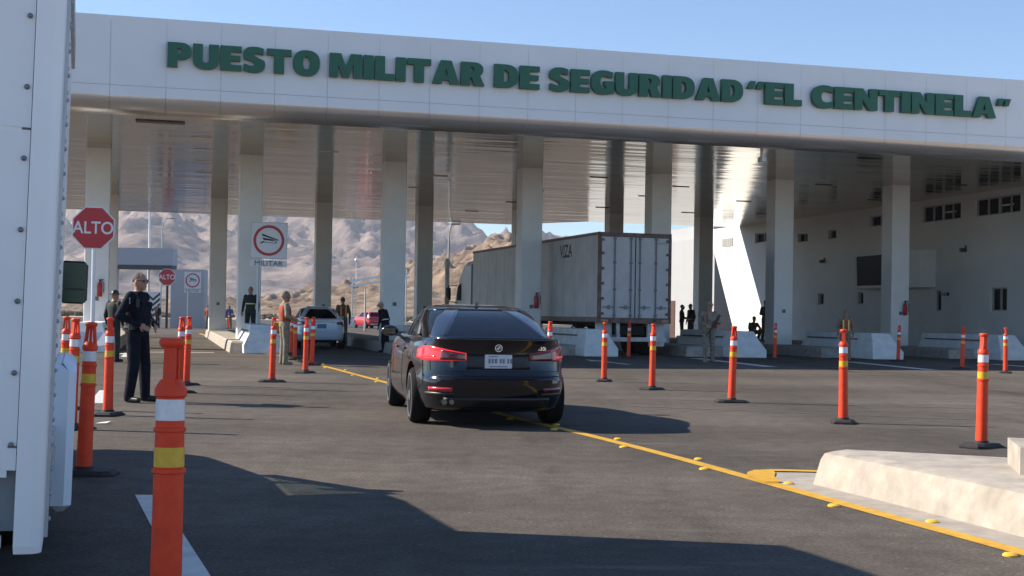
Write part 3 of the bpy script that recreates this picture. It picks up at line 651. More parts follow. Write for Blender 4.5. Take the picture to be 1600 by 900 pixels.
MB().ell((-1.6, .3, 7.4), (.22, .22, .22), 10, 6).tube((-1.6, .3, 0), (-1.6, .3, 7.3), .04).build('globe_lamp', WPM, gy)
for k, (x, y, s, lb) in enumerate([(-14.2, 118, 1.6, 'low white booth wall left of the red car'), (-5.1, 96, 1.5, 'low white block between two columns behind the black car')]):
    tag(MB().box((0, 0, .45), (s, .8, .9), bev=.05).box((0, 0, .95), (s+.2, 1.0, .12), bev=.02).build('concrete_block', CONCW, loc=(x, y, 0)), lb, 'concrete block')
tag(MB().box((0, 0, .35), (1.2, .5, .7), bev=.08).box((.1, 0, .78), (.7, .4, .14), bev=.05).build('yellow_drum_row', mat('drum_yellow', (.55, .30, .03), .5, var=.3, scale=2), loc=(-13.6, 78, 0)), 'low yellow barrier behind the soldier at the white sedan', 'barrier')
# concrete block with pale step on the median
kb = MB(); kb.prism([(3.62, 9.50), (4.9, 8.95), (4.6, 8.1), (3.42, 8.75)], .258, .445); tag(kb.build('concrete_block', CONC), 'pale concrete block on the median at the right picture edge', 'concrete block')
kp = empty('sign_base', (3.74, 9.06, .446), .2, 'white stepped post foot on the pale concrete block', 'post foot'); MB().box((.18, 0, .03), (.46, .3, .06), bev=.01).build('foot_plate', SWH, kp); MB().box((.24, 0, .09), (.30, .2, .06), bev=.01).build('upper_plate', SWH, kp)
tag(MB().add([(-.07, -.03, .006), (.06, -.05, .012), (.08, .03, .03), (-.05, .06, .01)], [(0, 1, 2, 3)]).build('paper_scrap', SWH, loc=(-4.52, 14.5, 0)), 'small white paper scrap on the asphalt near the officer', 'litter')

# fire extinguishers
EXR = mat('extinguisher_red', (.45, .02, .02), .35)
def extinguisher(u, v, z, label):
    t = empty('fire_extinguisher', tuple(W(u, v-.10, z)), TH, label, 'fire extinguisher')
    MB().lathe([(.07, -.24), (.085, -.20), (.085, .14), (.06, .22), (.03, .24)], 16).build('cylinder', EXR, t, smooth=True)
    MB().tube((0, 0, .24), (0, 0, .31), .025).box((.05, 0, .32), (.16, .03, .03)).build('valve', SBK, t)
    MB().path([(.03, -.02, .29), (.13, -.04, .2), (.13, -.04, -.1)], .014).build('hose', SBK, t)
    MB().box((0, .02, -.02), (.12, .14, .10)).build('label_band', SWH, t)
extinguisher(.12, .0, 1.93, 'red fire extinguisher on the column behind the stop sign')
extinguisher(SP*3+.18, 0, 1.8, 'red fire extinguisher on the column crossing the trailer side')
extinguisher(SP*6+.16, 0, 1.78, 'red fire extinguisher on the rightmost grey column')

# ------------------------------------------------------------------ haze
hz = MB().box((-300, 1450, 168), (4600, 3200, 342)).build('haze', []); tag(hz, kind='stuff')
hm = bpy.data.materials.new('haze'); hm.use_nodes = True; hn = hm.node_tree; hn.nodes.remove(hn.nodes['Principled BSDF'])
pv = hn.nodes.new('ShaderNodeVolumePrincipled'); pv.inputs['Color'].default_value = (.80, .86, .98, 1); pv.inputs['Density'].default_value = .00016; pv.inputs['Anisotropy'].default_value = .2
hn.links.new(pv.outputs[0], hn.nodes['Material Output'].inputs['Volume']); hz.data.materials.append(hm)

# ------------------------------------------------------------------ cars
def outline(hw, yr, yf, nx, N=2400):
    t = (np.arange(N)/N)*2*PI-PI/2; c = np.cos(t); s = np.sin(t); L_ = (yf-yr)/2; yc = (yf+yr)/2
    return np.stack([hw*np.sign(c)*np.abs(c)**(2/nx), yc+L_*np.sign(s)*np.abs(s)**(2/nx)], 1)
def resample(P, n):
    Q = np.vstack([P, P[:1]]); d = np.r_[0, np.cumsum(np.linalg.norm(np.diff(Q, axis=0), axis=1))]; s = np.linspace(0, d[-1], n, endpoint=False)
    return np.stack([np.interp(s, d, Q[:, 0]), np.interp(s, d, Q[:, 1])], 1)
class Skin:
    def __init__(s, levels): s.l = np.array(levels, float); s.cache = {}
    def par(s, z): return [np.interp(z, s.l[:, 0], s.l[:, k]) for k in range(1, 5)]
    def _o(s, z):
        k = round(float(z), 4)
        if k not in s.cache:
            P = outline(*s.par(z)); Q = np.vstack([P, P[:1]]); d = np.r_[0, np.cumsum(np.linalg.norm(np.diff(Q, axis=0), axis=1))]; s.cache[k] = (Q, d)
        return s.cache[k]
    def at(s, a, z, frac=False):
        Q, d = s._o(z); a = (a*d[-1] if frac else a) % d[-1]
        return Vector((np.interp(a, d, Q[:, 0]), np.interp(a, d, Q[:, 1]), z))
    def nrm(s, a, z, frac=False):
        e = .004 if frac else .02; t = s.at(a+e, z, frac)-s.at(a-e, z, frac); q = s.at(a, min(z+.02, s.l[-1, 0]), frac)-s.at(a, max(z-.02, s.l[0, 0]), frac); return t.cross(q).normalized()
    def patch(s, a0, a1, zb, zt, off=.006, nu=16, nv=6, frac=False, b=None, mi=0, skirt=.03):
        b = b or MB(); g = []
        for j in range(nv+1):
            row = []
            for i in range(nu+1):
                u = i/nu; lo = zb(u) if callable(zb) else zb; hi = zt(u) if callable(zt) else zt
                z = lo+(hi-lo)*j/nv; a = a0+(a1-a0)*u; row.append((s.at(a, z, frac), s.nrm(a, z, frac)))
            g.append(row)
        vs = [p+n*off for r in g for p, n in r]; W_ = nu+1
        fs = [(j*W_+i, j*W_+i+1, (j+1)*W_+i+1, (j+1)*W_+i) for j in range(nv) for i in range(nu)]
        if skirt:
            k0 = len(vs); rim = [(0, i) for i in range(nu)]+[(j, nu) for j in range(nv)]+[(nv, i) for i in range(nu, 0, -1)]+[(j, 0) for j in range(nv, 0, -1)]
            for j, i in rim: p, n = g[j][i]; vs.append(p+n*(off-skirt))
            m = len(rim)
            for q in range(m):
                j, i = rim[q]; j2, i2 = rim[(q+1) % m]; fs.append((j*W_+i, k0+q, k0+(q+1) % m, j2*W_+i2))
        b.add(vs, fs, mi); return b
    def loft(s, n=96, cap=True, sub=1, b=None):
        zs = []
        for a, c in zip(s.l[:-1, 0], s.l[1:, 0]): zs += list(np.linspace(a, c, sub, endpoint=False))
        zs.append(s.l[-1, 0]); rings = [[Vector((x, y, z)) for x, y in resample(outline(*s.par(z)), n)] for z in zs]
        b = b or MB(); b.loft(rings, cap=cap); return b
TYRE = mat('tyre_rubber', (.010, .0095, .0095), .85, bump=.1, var=.2, scale=20, spec=.2)
RIM = mat('alloy_rim', (.72, .72, .74), .25, metal=.85)
WELL = mat('wheel_well_black', (.008, .008, .008), .8)
TAIL = mat('tail_lamp_red', (.42, .008, .012), .12, spec=.7, coat=.6)
TAILD = mat('tail_lamp_dark_red', (.11, .006, .010), .12, spec=.7, coat=.6)
BLKP = mat('black_trim', (.012, .012, .013), .4)
CHR = mat('chrome', (.75, .75, .76), .12, metal=1.)
def wheel(parent, x, y, r=.33, w=.22, side=1):
    M = Matrix.Rotation(PI/2, 3, 'Y')
    t = MB().lathe([(r*.66, -w/2), (r*.91, -w/2), (r*.99, -w*.36), (r, 0), (r*.99, w*.36), (r*.93, w/2), (r*.66, w/2)], 36, M=M).build('wheel', TYRE, parent, loc=(x, y, r), smooth=True)
    b = MB(); o = side*w*.40
    n = 36; vs = []
    for rr, xx in ((r*.80, side*w*.515), (r*.74, side*w*.52), (r*.68, side*w*.25)):
        vs += [(xx, rr*math.cos(2*PI*k/n), rr*math.sin(2*PI*k/n)) for k in range(n)]
    b.add(vs, [(j*n+k, j*n+(k+1) % n, (j+1)*n+(k+1) % n, (j+1)*n+k) for j in range(2) for k in range(n)])
    for k in range(10):
        a = 2*PI*(k//2)/5+(.16 if k % 2 else -.16)
        b.bar((o, .04*math.cos(a), .04*math.sin(a)), (o, r*.64*math.cos(a), r*.64*math.sin(a)), .03, .035)
    b.tube((o-.03, 0, 0), (o+.02*side, 0, 0), .06, n=16); b.build('rim', RIM, t, smooth=True)
    MB().tube((-side*.02, 0, 0), (side*w*.18, 0, 0), r*.63, n=24).build('brake_disc', WELL, t)
    return t
def car(name, label, loc, rz, L, body, green, hgl, paint, wheels=(.92, 3.73), wr=.33, track=.80, glass_t=(.16, .2, .21), seats=True, win=None):
    t = empty(name, loc, rz, label, 'car')
    S = Skin(body); G = Skin(green); z0 = body[-1][0]; zr = hgl[1]
    b = S.loft(112, True, 2); o = b.build('body', paint, t, smooth='full'); o.data.set_sharp_from_angle(angle=R(50))
    cut = MB()
    for y in wheels:
        for s in (-1, 1): cut.tube((s*1.2, y, wr+.02), (s*.56, y, wr+.02), wr+.055, n=40)
    co = cut.build('cutter', paint); co.parent = t
    m = o.modifiers.new('b', 'BOOLEAN'); m.object = co; m.operation = 'DIFFERENCE'; m.solver = 'EXACT'; realize(o); bpy.data.objects.remove(co)
    o.data.set_sharp_from_angle(angle=R(40))
    for y in wheels:
        for s in (-1, 1): wheel(t, s*track, y, wr, .225, s)
    # roof
    rl = [l_ for l_ in green if l_[0] > zr]
    RS = Skin([[zr]+[float(k) for k in G.par(zr)]]+rl); rb = RS.loft(96, False, 2)
    top = rl[-1]; rb.sheet([Vector((x, y, top[0])) for x, y in resample(outline(*top[1:]), 96)])
    rf_ = rb.build('roof', paint, t, smooth='full'); sd = rf_.modifiers.new('s', 'SOLIDIFY'); sd.thickness = .03
    # pillars and glass: positions are fractions of the outline from the middle of the rear
    win = win or dict(rear=.074, c=.105, b=(.205, .222), a=(.345, .395))
    zb, zt = hgl
    def pil(f0, f1, nm='pillar', mt=paint, off=.004):
        for s in (-1, 1):
            q = G.patch(s*f0 if s > 0 else -f1, s*f1 if s > 0 else -f0, zb-.012, zt+.02, off, 6, 10, True, skirt=.05); q.build(nm, mt, t, smooth='full')
    pil(win['rear'], win['c']); pil(win['b'][0], win['b'][1], mt=BLKP); pil(win['a'][0], win['a'][1])
    GT = glass('car_glass_%d' % int(glass_t[0]*100), glass_t, .62)
    def gl_(f0, f1, nm): G.patch(f0, f1, zb-.01, zt+.01, -.004, 22, 10, True, skirt=0).build(nm, GT, t, smooth='full', fix=False)
    gl_(-win['rear']-.002, win['rear']+.002, 'rear_window'); gl_(win['a'][1], 1-win['a'][1], 'windscreen')
    for s in (-1, 1):
        for f0, f1 in ((win['c'], win['b'][0]), (win['b'][1], win['a'][0])): gl_(*sorted((s*f0, s*f1)), 'side_window')
    if seats:
        DS = mat('seat_dark', (.03, .03, .032), .8)
        for x in (-.38, .38):
            for y in (L*.36, L*.55):
                sx = MB().box((x, y, z0+.08), (.5, .16, .30), bev=.05).box((x, y-.02, z0+.26), (.27, .12, .17), bev=.05); sx.build('seat', DS, t)
    return t, S, G
BLACKP = mat('black_car_paint', (.004, .005, .010), .14, spec=.35, coat=.7)
H0 = R(10.4)
bodyA = [(.17, .80, .34, 4.40, 5), (.215, .855, .16, 4.55, 5), (.32, .895, .06, 4.62, 4.6), (.44, .91, .01, 4.64, 4.6), (.55, .912, .00, 4.64, 4.6), (.575, .912, .03, 4.63, 4.6), (.64, .91, .055, 4.60, 4.6), (.76, .91, .075, 4.52, 4.6),
         (.86, .902, .075, 4.42, 4.4), (.93, .885, .06, 4.25, 4.4), (.985, .855, .03, 4.05, 4.4), (1.005, .835, .045, 3.95, 4.4), (1.015, .79, .16, 3.7, 4.4)]
greenA = [(1.0, .755, .26, 3.55, 5), (1.06, .74, .42, 3.36, 5), (1.16, .715, .72, 3.05, 4.6), (1.26, .67, 1.05, 2.75, 4.3), (1.325, .63, 1.34, 2.53, 4), (1.365, .58, 1.60, 2.36, 3.6), (1.392, .48, 1.85, 2.2, 3.2), (1.402, .30, 2.0, 2.1, 3)]
blk, S1, G1 = car('black_sedan', 'glossy black sedan driving away along the yellow line, lit red tail lamps', (-.13, 14.57, 0), H0, 4.64, bodyA, greenA, (1.015, 1.335), BLACKP, win=dict(rear=.066, c=.108, b=(.205, .222), a=(.345, .395)), wheels=(.95, 3.76), wr=.325, track=.785, glass_t=(.10, .13, .15))
rw_c = blk
TLIT = mat('lit_tail_lamp', (.55, .012, .016), .15, spec=.6, coat=.5); _n = TLIT.node_tree.nodes['Principled BSDF']; _n.inputs['Emission Color'].default_value = (1, .03, .04, 1); _n.inputs['Emission Strength'].default_value = .35
for s in (-1, 1):
    def rng(a, b): return sorted((s*a, s*b))
    a0, a1 = rng(.36, 1.18); fl = (lambda f: (lambda u: f(u if s > 0 else 1-u)))
    hl = S1.patch(a0, a1, fl(lambda u: .765-.02*u+.03*max(0, u-.7)/.3), fl(lambda u: .845+.075*min(1, u*1.9)-.05*max(0, u-.75)/.25), .008, 22, 6).build('tail_lamp', TLIT if s < 0 else TAIL, blk, smooth='full')
    q0, q1 = rng(.37, .66); S1.patch(q0, q1, .765, fl(lambda u: .835+.05*u), .0095, 10, 4).build('inner_lens', TAILD, hl, smooth='full')
    q0, q1 = rng(.72, 1.06); S1.patch(q0, q1, .79, .81, .012, 10, 2).build('light_bar', TLIT, hl, smooth='full')
    a0, a1 = rng(.52, .86); S1.patch(a0, a1, .415, .462, .007, 10, 2).build('reflector', TAIL if s < 0 else TAILD, blk, smooth='full')
    a0, a1 = rng(.50, .95); S1.patch(a0, a1, fl(lambda u: .36), fl(lambda u: .40), .004, 10, 2).build('bumper_vent', BLKP, blk, smooth='full')
S1.patch(-.62, .62, .235, fl(lambda u: .345), .006, 20, 4).build('diffuser', BLKP, blk, smooth='full')
S1.patch(-.80, .80, .582, .592, .004, 24, 1, skirt=.01).build('bumper_seam', WELL, blk)
S1.patch(-.36, .36, .665, .835, .003, 20, 4).build('plate_recess', mat('recess_black', (.004, .005, .008), .35), blk, smooth='full')
S1.patch(-.78, .78, .985, 1.0, .028, 24, 2).build('spoiler_lip', BLACKP, blk, smooth='full')
for s in (-1, 1):
    a0, a1 = sorted((s*.815, s*.822)); S1.patch(a0, a1, .64, .775, .003, 1, 6, skirt=.01).build('shut_line', WELL, blk)
    for f0 in (.205, .345):
        a0, a1 = sorted((s*f0, s*(f0+.0009))); S1.patch(a0, a1, .30, .99, .003, 1, 10, True, skirt=.01).build('shut_line', WELL, blk)
S1.patch(-.80, .80, .640, .646, .003, 24, 1, skirt=.01).build('shut_line', WELL, blk)
def number_plate(parent, y, z, m, tilt=0, marks=True):
    p = MB().box((0, 0, 0), (.31, .012, .155), bev=.004).build('number_plate', m, parent, loc=(0, y, z))
    if marks:
        k = MB(); x = -.115
        for w, gp in ((.026, .01), (.022, .012), (.03, .028), (.022, .01), (.026, .028), (.022, .01), (.024, 0)):
            k.box((x+w/2, -.0068, .006), (w, .002, .052)); x += w+gp
        k.box((0, -.0068, -.056), (.2, .002, .012)).box((-.06, -.0068, .056), (.1, .002, .01)); k.build('plate_characters', mat('plate_ink', (.20, .21, .25), .6), p)
    return p
PLW = mat('plate_white', (.62, .65, .70), .4, var=.2, scale=14)
yb = S1.at(0, .75).y
number_plate(blk, yb-.014, .755, PLW)
em = MB().tube((0, 0, 0), (0, -.012, 0), .041, n=24).build('emblem', CHR, blk, loc=(0, S1.at(0, .90).y-.002, .905))
e2 = MB().tube((0, -.012, 0), (0, -.0135, 0), .036, n=24).build('emblem_ring', BLKP, em)
for k, m_ in ((0, 'emblem_blue'), (1, 'emblem_white')):
    q = MB()
    for h_ in (0, 1):
        a0 = PI/2+(k+2*h_)*PI/2; q.add([(0, -.0142, 0)]+[(.024*math.cos(a0+PI/2*j/6), -.0142, .024*math.sin(a0+PI/2*j/6)) for j in range(7)], [tuple(range(8))])
    q.build('emblem_quarters', mat(m_, (.04, .15, .45) if k == 0 else (.75, .75, .78), .3), em)
text_mesh('model_badge', '430i', .062, CHR, blk, (.50, S1.at(.5, .895).y-.004, .900), (PI/2, 0, R(3)), .002, .004)
MB().add([(-.03, 0, 0), (.03, 0, 0), (.02, .11, 0), (-.02, .11, 0), (-.012, .0, .055), (.012, .0, .055), (.008, .05, .05), (-.008, .05, .05)], [(0, 1, 5, 4), (1, 2, 6, 5), (2, 3, 7, 6), (3, 0, 4, 7), (4, 5, 6, 7)]).build('roof_antenna', BLACKP, blk, loc=(0, 1.72, 1.378))
MB().tube((-.60, .06, .30), (-.60, .22, .30), .028, n=16).tube((-.52, .06, .30), (-.52, .22, .30), .028, n=16).build('exhaust_pipe', mat('dark_chrome', (.16, .16, .17), .25, metal=1.), blk)
for s in (-1, 1):
    mb_ = MB().ell((s*.985, 2.72, 1.055), (.115, .07, .072), 16, 10).bar((s*.84, 2.74, 1.0), (s*.95, 2.74, 1.02), .06, .05).build('side_mirror', BLACKP, blk, smooth=True)
    MB().box((s*.99, 2.655, 1.05), (.150, .006, .085), bev=.003).build('mirror_glass', mat('car_mirror', (.05, .055, .06), .08, metal=1.), mb_, smooth=True)
    for y in (1.62, 2.55): MB().box((s*.907, y, .86), (.03, .2, .028), bev=.01).build('door_handle', BLACKP, blk)
hl2 = MB()
SKN = mat('skin', (.36, .19, .12), .55)

# white sedan being checked
WHT = mat('pearl_white_paint', (.62, .67, .74), .22, spec=.5, coat=.6)
bodyB = [(.22, .78, .30, 4.5, 5), (.28, .84, .10, 4.62, 5), (.40, .875, .02, 4.70, 5), (.58, .885, .0, 4.72, 5), (.62, .885, .04, 4.70, 5), (.80, .88, .08, 4.60, 4.8), (.95, .865, .09, 4.4, 4.8), (1.04, .83, .08, 4.1, 4.6), (1.075, .76, .22, 3.9, 4.6)]
greenB = [(1.06, .745, .52, 3.62, 5), (1.14, .725, .66, 3.42, 5), (1.24, .69, .88, 3.15, 4.6), (1.34, .65, 1.12, 2.88, 4.3), (1.41, .61, 1.36, 2.66, 4), (1.455, .55, 1.62, 2.45, 3.6), (1.48, .40, 1.9, 2.2, 3.2)]
wht, S2, G2 = car('white_sedan', 'pale white sedan stopped under the canopy beside the helmeted soldier', (-6.62, 45.6, 0), R(13.5), 4.72, bodyB, greenB, (1.075, 1.415), WHT, wheels=(.98, 3.74), wr=.33, track=.77, glass_t=(.10, .12, .13))
for s in (-1, 1):
    a0, a1 = sorted((s*.52, s*1.12)); fl2 = (lambda f, s=s: (lambda u: f(u if s > 0 else 1-u)))
    S2.patch(a0, a1, fl2(lambda u: .80+.07*(1-u)), fl2(lambda u: .95+.03*u), .008, 14, 4).build('tail_lamp', TAILD, wht, smooth='full')
    MB().ell((s*.98, 3.1, 1.1), (.11, .07, .07), 12, 8).build('side_mirror', WHT, wht, smooth=True)
S2.patch(-.50, .50, .925, .95, .012, 14, 2).build('trunk_trim', CHR, wht, smooth='full')
S2.patch(-.7, .7, .23, .33, .005, 14, 2).build('lower_bumper', BLKP, wht, smooth='full')
number_plate(wht, S2.at(0, .8).y-.012, .80, mat('plate_blue', (.05, .16, .30), .4), marks=True)
MB().tube((.55, .05, .26), (.55, .25, .26), .035, n=12).build('exhaust_pipe', CHR, wht)

# far red hatchback
REDP = mat('red_car_paint', (.42, .012, .02), .2, coat=.7)
bodyC = [(.22, .76, .3, 3.8, 5), (.36, .84, .05, 3.95, 5), (.60, .85, .0, 4.0, 5), (.80, .845, .05, 3.9, 4.8), (.95, .82, .09, 3.7, 4.6), (1.0, .77, .16, 3.4, 4.6)]
greenC = [(.99, .755, .22, 3.3, 5), (1.15, .71, .34, 2.95, 4.6), (1.32, .65, .5, 2.55, 4.3), (1.42, .58, .72, 2.3, 3.8), (1.46, .4, 1.0, 2.0, 3.2)]
rd, S3, G3 = car('red_hatchback', 'small red hatchback parked far beyond the canopy', (-11.4, 111, 0), R(28), 4.0, bodyC, greenC, (1.0, 1.36), REDP, wheels=(.75, 3.2), wr=.3, track=.74, glass_t=(.10, .12, .13), seats=False)
for s in (-1, 1):
    a0, a1 = sorted((s*.52, s*.98)); S3.patch(a0, a1, .78, .93, .01, 8, 3).build('tail_lamp', TAILD, rd, smooth='full')
S3.patch(-.6, .6, .3, .42, .01, 8, 2).build('rear_bumper_strip', mat('pale_bumper', (.6, .58, .55), .5), rd)

# ------------------------------------------------------------------ trailer truck
TRW = mat('trailer_white', (.58, .565, .56), .5, var=.18, scale=1.3)
TRD = mat('trailer_door_white', (.54, .52, .51), .5, var=.16, scale=1.6)
RUST = mat('rusty_frame', (.20, .12, .10), .75, var=.7, scale=5)
tt = empty('semi_trailer', (4.098, 43.512, 0), .3018, 'dirty white semi trailer with rusty door frame under the canopy', 'trailer')
LT = 15.6
bx_ = MB().box((0, LT/2+.09, 2.67), (2.54, LT-.18, 2.86)).build('box', TRW, tt)
rl_ = MB()
for s in (-1, 1): rl_.box((s*1.275, LT/2, 4.06), (.05, LT, .10)).box((s*1.275, LT/2, 1.20), (.06, LT, .16))
rl_.build('side_rail', mat('rail_brown', (.22, .16, .14), .6, var=.4, scale=3), tt)
sm = MB()
for k in range(1, 13): sm.box((-1.2725, k*1.2, 2.65), (.004, .02, 2.7))
sm.build('panel_seam', mat('seam_grey', (.42, .40, .38), .6), bx_)
text_mesh('company_lettering', 'VIZA', .62, SBK, bx_, (-1.2735, 3.35, 3.58), (PI/2, 0, -PI/2), .001, .018, sx=.95)
MB().box((-1.2735, 3.3, 3.40), (.004, .75, .06)).build('company_underline', SBK, bx_)
fr_ = MB()
fr_.box((0, .05, 4.03), (2.6, .12, .14)).box((0, .04, 1.17), (2.6, .14, .16))
for s in (-1, 1): fr_.box((s*1.26, .05, 2.6), (.09, .12, 2.75))
fr_.build('door_frame', RUST, tt)
for s in (-1, 1):
    dr = MB().box((s*.605, .045, 2.61), (1.19, .08, 2.68)).build('door', TRD, tt)
    ldb = MB()
    for x in ((.08, .36) if s > 0 else (.12, .62)): pass
    for x in (.16, .74):
        ldb.tube((s*x, -.03, 1.22), (s*x, -.03, 4.0), .022, n=8)
        for z in (1.35, 2.2, 3.1, 3.9): ldb.box((s*x, -.02, z), (.09, .05, .07))
    ldb.build('lock_rod', mat('rod_steel', (.17, .18, .20), .5, metal=.4), dr)
    hd = MB()
    for x in (.34, .94): hd.box((s*x, -.03, 1.62), (.40, .03, .035)).box((s*x, -.03, 1.62), (.07, .035, .13))
    hd.build('lock_handle', mat('rod_steel', (.17, .18, .20), .5), dr)
    hg = MB()
    for z in (1.4, 1.9, 2.4, 2.9, 3.4, 3.85): hg.box((s*1.18, -.01, z), (.12, .05, .09))
    hg.build('hinge', RUST, dr)
MB().box((.0, -.006, 2.6), (.03, .02, 2.7)).build('door_gasket', SBK, tt)
MB().box((.93, .003, 3.78), (.42, .006, .07)).build('worn_marking', mat('worn_grey', (.38, .38, .40), .6), tt)
ug = MB(); ug.box((0, .1, .55), (2.35, .10, .14))
for s in (-1, 1): ug.box((s*.55, .12, .85), (.10, .10, .55))
ug.build('bumper_guard', mat('guard_white', (.55, .53, .52), .6, var=.3, scale=4), tt)
for s in (-1, 1):
    MB().box((s*.96, .38, .72), (.58, .02, .80)).build('mud_flap', mat('flap_white', (.60, .60, .62), .6, var=.2, scale=3), tt)
    for y in (1.3, 2.55):
        w_ = wheel(tt, s*.98, y, .52, .5, s)
MB().box((0, 1.9, .86), (1.1, 2.9, .34)).box((0, 1.3, .52), (2.0, .14, .14)).box((0, 2.55, .52), (2.0, .14, .14)).build('bogie', WELL, tt)
for s in (-1, 1): MB().box((s*.8, 12.2, .62), (.14, .14, 1.0)).box((s*.8, 12.2, .08), (.3, .3, .05)).build('landing_leg', GAL, tt)
MB().box((-1.2, 8.6, .95), (.05, 4.6, .36)).build('side_skirt', WELL, tt)
MB().box((0, 7.6, 1.06), (1.6, 13.0, .16)).build('chassis', WELL, tt)
tl = MB()
for s in (-1, 1): tl.box((s*1.08, -.02, 1.17), (.24, .03, .07))
tl.build('tail_lamp', TAILD, tt)
tk = empty('truck_tractor', tuple(Vector((4.098, 43.512, 0))+Matrix.Rotation(.3018, 3, 'Z') @ Vector((0, LT+.1, 0))), .3018, 'white sleeper truck tractor coupled to the dirty white trailer', 'truck')
CAB = mat('cab_white', (.70, .69, .66), .35, var=.06, scale=1)
c_ = MB()
def sect(y, hw, zt, zb=.9): return [Vector((-hw, y, zb)), Vector((hw, y, zb)), Vector((hw, y, zt-.25)), Vector((hw-.2, y, zt)), Vector((-hw+.2, y, zt)), Vector((-hw, y, zt-.25))]
c_.loft([sect(.75, 1.12, 3.75), sect(1.9, 1.15, 3.72), sect(2.7, 1.12, 3.2), sect(3.25, 1.08, 2.75), sect(3.95, 1.02, 2.0), sect(5.6, .88, 1.72), sect(5.85, .8, 1.5)])
c_.build('cab', CAB, tk, smooth=True)
MB().box((0, .62, 2.6), (1.9, .04, 2.2)).build('rear_wall', BLKP, tk)
for s in (-1, 1):
    MB().add([(s*1.135, 2.35, 1.95), (s*1.13, 3.15, 1.95), (s*1.13, 2.95, 2.6), (s*1.135, 2.35, 2.75)], [(0, 1, 2, 3)]).build('side_window', DGL, tk).location.x = s*.02
    mr_ = MB().box((s*1.50, 3.35, 2.25), (.24, .14, .62), bev=.05).build('side_mirror', BLKP, tk)
    MB().path([(s*1.1, 3.2, 2.65), (s*1.5, 3.35, 2.62), (s*1.5, 3.35, 1.9), (s*1.1, 3.2, 1.85)], .022).build('mirror_bracket', BLKP, mr_)
    MB().tube((s*.98, .45, 1.0), (s*.98, .45, 3.9), .08, n=12).build('exhaust_stack', CHR, tk)
    wheel(tk, s*1.0, 4.75, .5, .3, s)
    for y in (-1.0, .3): wheel(tk, s*.95, y, .5, .5, s)
    MB().tube((s*.95, 1.5, .62), (s*.95, 2.9, .62), .30, n=20).build('fuel_tank', CHR, tk)
MB().box((0, 1.8, .8), (.9, 7.0, .25)).build('chassis', WELL, tk)

# ------------------------------------------------------------------ near left box truck
HT = R(18.4)
bt = empty('box_truck', (-1.79, 5.0, 0), HT, 'white riveted box truck filling the left edge of the picture', 'truck')
bt.rotation_euler = (0, R(1.3), HT)
BTW = mat('truck_white', (.88, .875, .87), .38, var=.07, scale=1.1, spec=.5)
BTE = mat('truck_trim_white', (.90, .895, .89), .35, var=.06, scale=1.6)
b = MB(); Wd = 2.25
b.prism([(-Wd+.09, .02), (-.14, .02), (-.14, 3.3), (-Wd+.09, 3.3)], .62, 2.86)
box_o = b.build('cargo_box', BTW, bt)
# rear frame: rounded corner post, panels and seams
po_ = MB(); n = 8
def corner_post(x_out, sgn, z0, z1):
    r = .05; wv = .105; prof = [(x_out-sgn*wv, 0.0)]+[(x_out-sgn*r+sgn*r*math.sin(k*PI/2/n), r-r*math.cos(k*PI/2/n)) for k in range(n+1)]+[(x_out, .30), (x_out-sgn*wv, .30)]
    inn = [(x_out-sgn*.05+(x-(x_out-sgn*.05))*.96, y+.004) for x, y in prof]
    po_.prism(inn, z0, z0+.03, top=prof); po_.prism(prof, z0+.03, z1)
corner_post(0, 1, .33, 2.9); corner_post(-Wd, -1, .33, 2.9)
po_.box((-Wd/2, .1, 2.83), (Wd-.22, .2, .14)); po_.build('corner_post', BTE, bt, smooth=True)
pn_ = MB(); pn_.box((-Wd/2, .030, 2.36), (Wd-.216, .025, .80)); pn_.box((-Wd/2, .031, 1.345), (Wd-.216, .025, 1.21)); pn_.box((-Wd/2, .029, .69), (Wd-.216, .025, .085)); pn_.box((-Wd/2, .040, 1.954), (Wd-.216, .02, .02), 1); pn_.box((-Wd/2, .040, .735), (Wd-.216, .02, .016), 1)
pn_.build('rear_panel', [BTW, mat('seam_dark', (.20, .21, .22), .6)], bt)
lo_ = MB(); lo_.box((-.9, .05, .37), (1.5, .10, .10), bev=.03); lo_.box((-1.55, .05, .53), (.9, .09, .24)); lo_.build('rear_sill', BTE, bt)
MB().box((-.585, .09, .53), (.955, .05, .24)).build('lamp_recess', mat('recess_grey', (.20, .22, .24), .5), bt)
MB().box((-.30, .055, .435), (.26, .03, .03)).build('blue_sticker', mat('sticker_blue', (.03, .16, .36), .4), bt)
rv = MB()
for k in range(8): rv.ell((-.128, .014, .745+.274*k), (.011, .010, .011), 10, 5)
rv.build('rivet', mat('rivet_grey', (.20, .21, .23), .4, metal=.5), bt, smooth=True)
# right side skin with riveted rails, skirt and wheel fender
sd_ = MB(); sd_.box((-.07, 1.8, 1.78), (.13, 2.98, 2.16)); sd_.build('side_panel', BTW, bt)
sr = MB(); sr.box((.004, 1.72, 2.80), (.02, 2.80, .12)).box((.006, 1.72, .64), (.02, 2.80, .16)).box((.003, .37, 1.75), (.014, .10, 2.0)).box((.006, .30, 1.6), (.016, .06, 2.5))
rv2 = sr
for k in range(24): rv2.ell((.016, .30, .42+.1*k), (.008, .010, .010), 8, 4, 1)
for k in range(22): rv2.ell((.013, .36, .66+.1*k), (.006, .011, .011), 8, 4, 1)
for k in range(30): rv2.ell((.018, .45+.09*k, .62), (.006, .01, .01), 8, 4, 1)
rv2.build('side_rail', [mat('rail_alu', (.50, .51, .53), .4, metal=.4, var=.1, scale=4), mat('rail_rivet', (.40, .41, .43), .4, metal=.3)], bt, smooth=True)
MB().box((.035, 2.05, .66), (.13, 1.75, .70), bev=.035).build('fender_skirt', mat('skirt_white', (.68, .74, .82), .35, var=.05, scale=2), bt, smooth=True)
MB().box((-1.1, 3.7, .45), (.9, 7.0, .22)).build('chassis', WELL, bt)
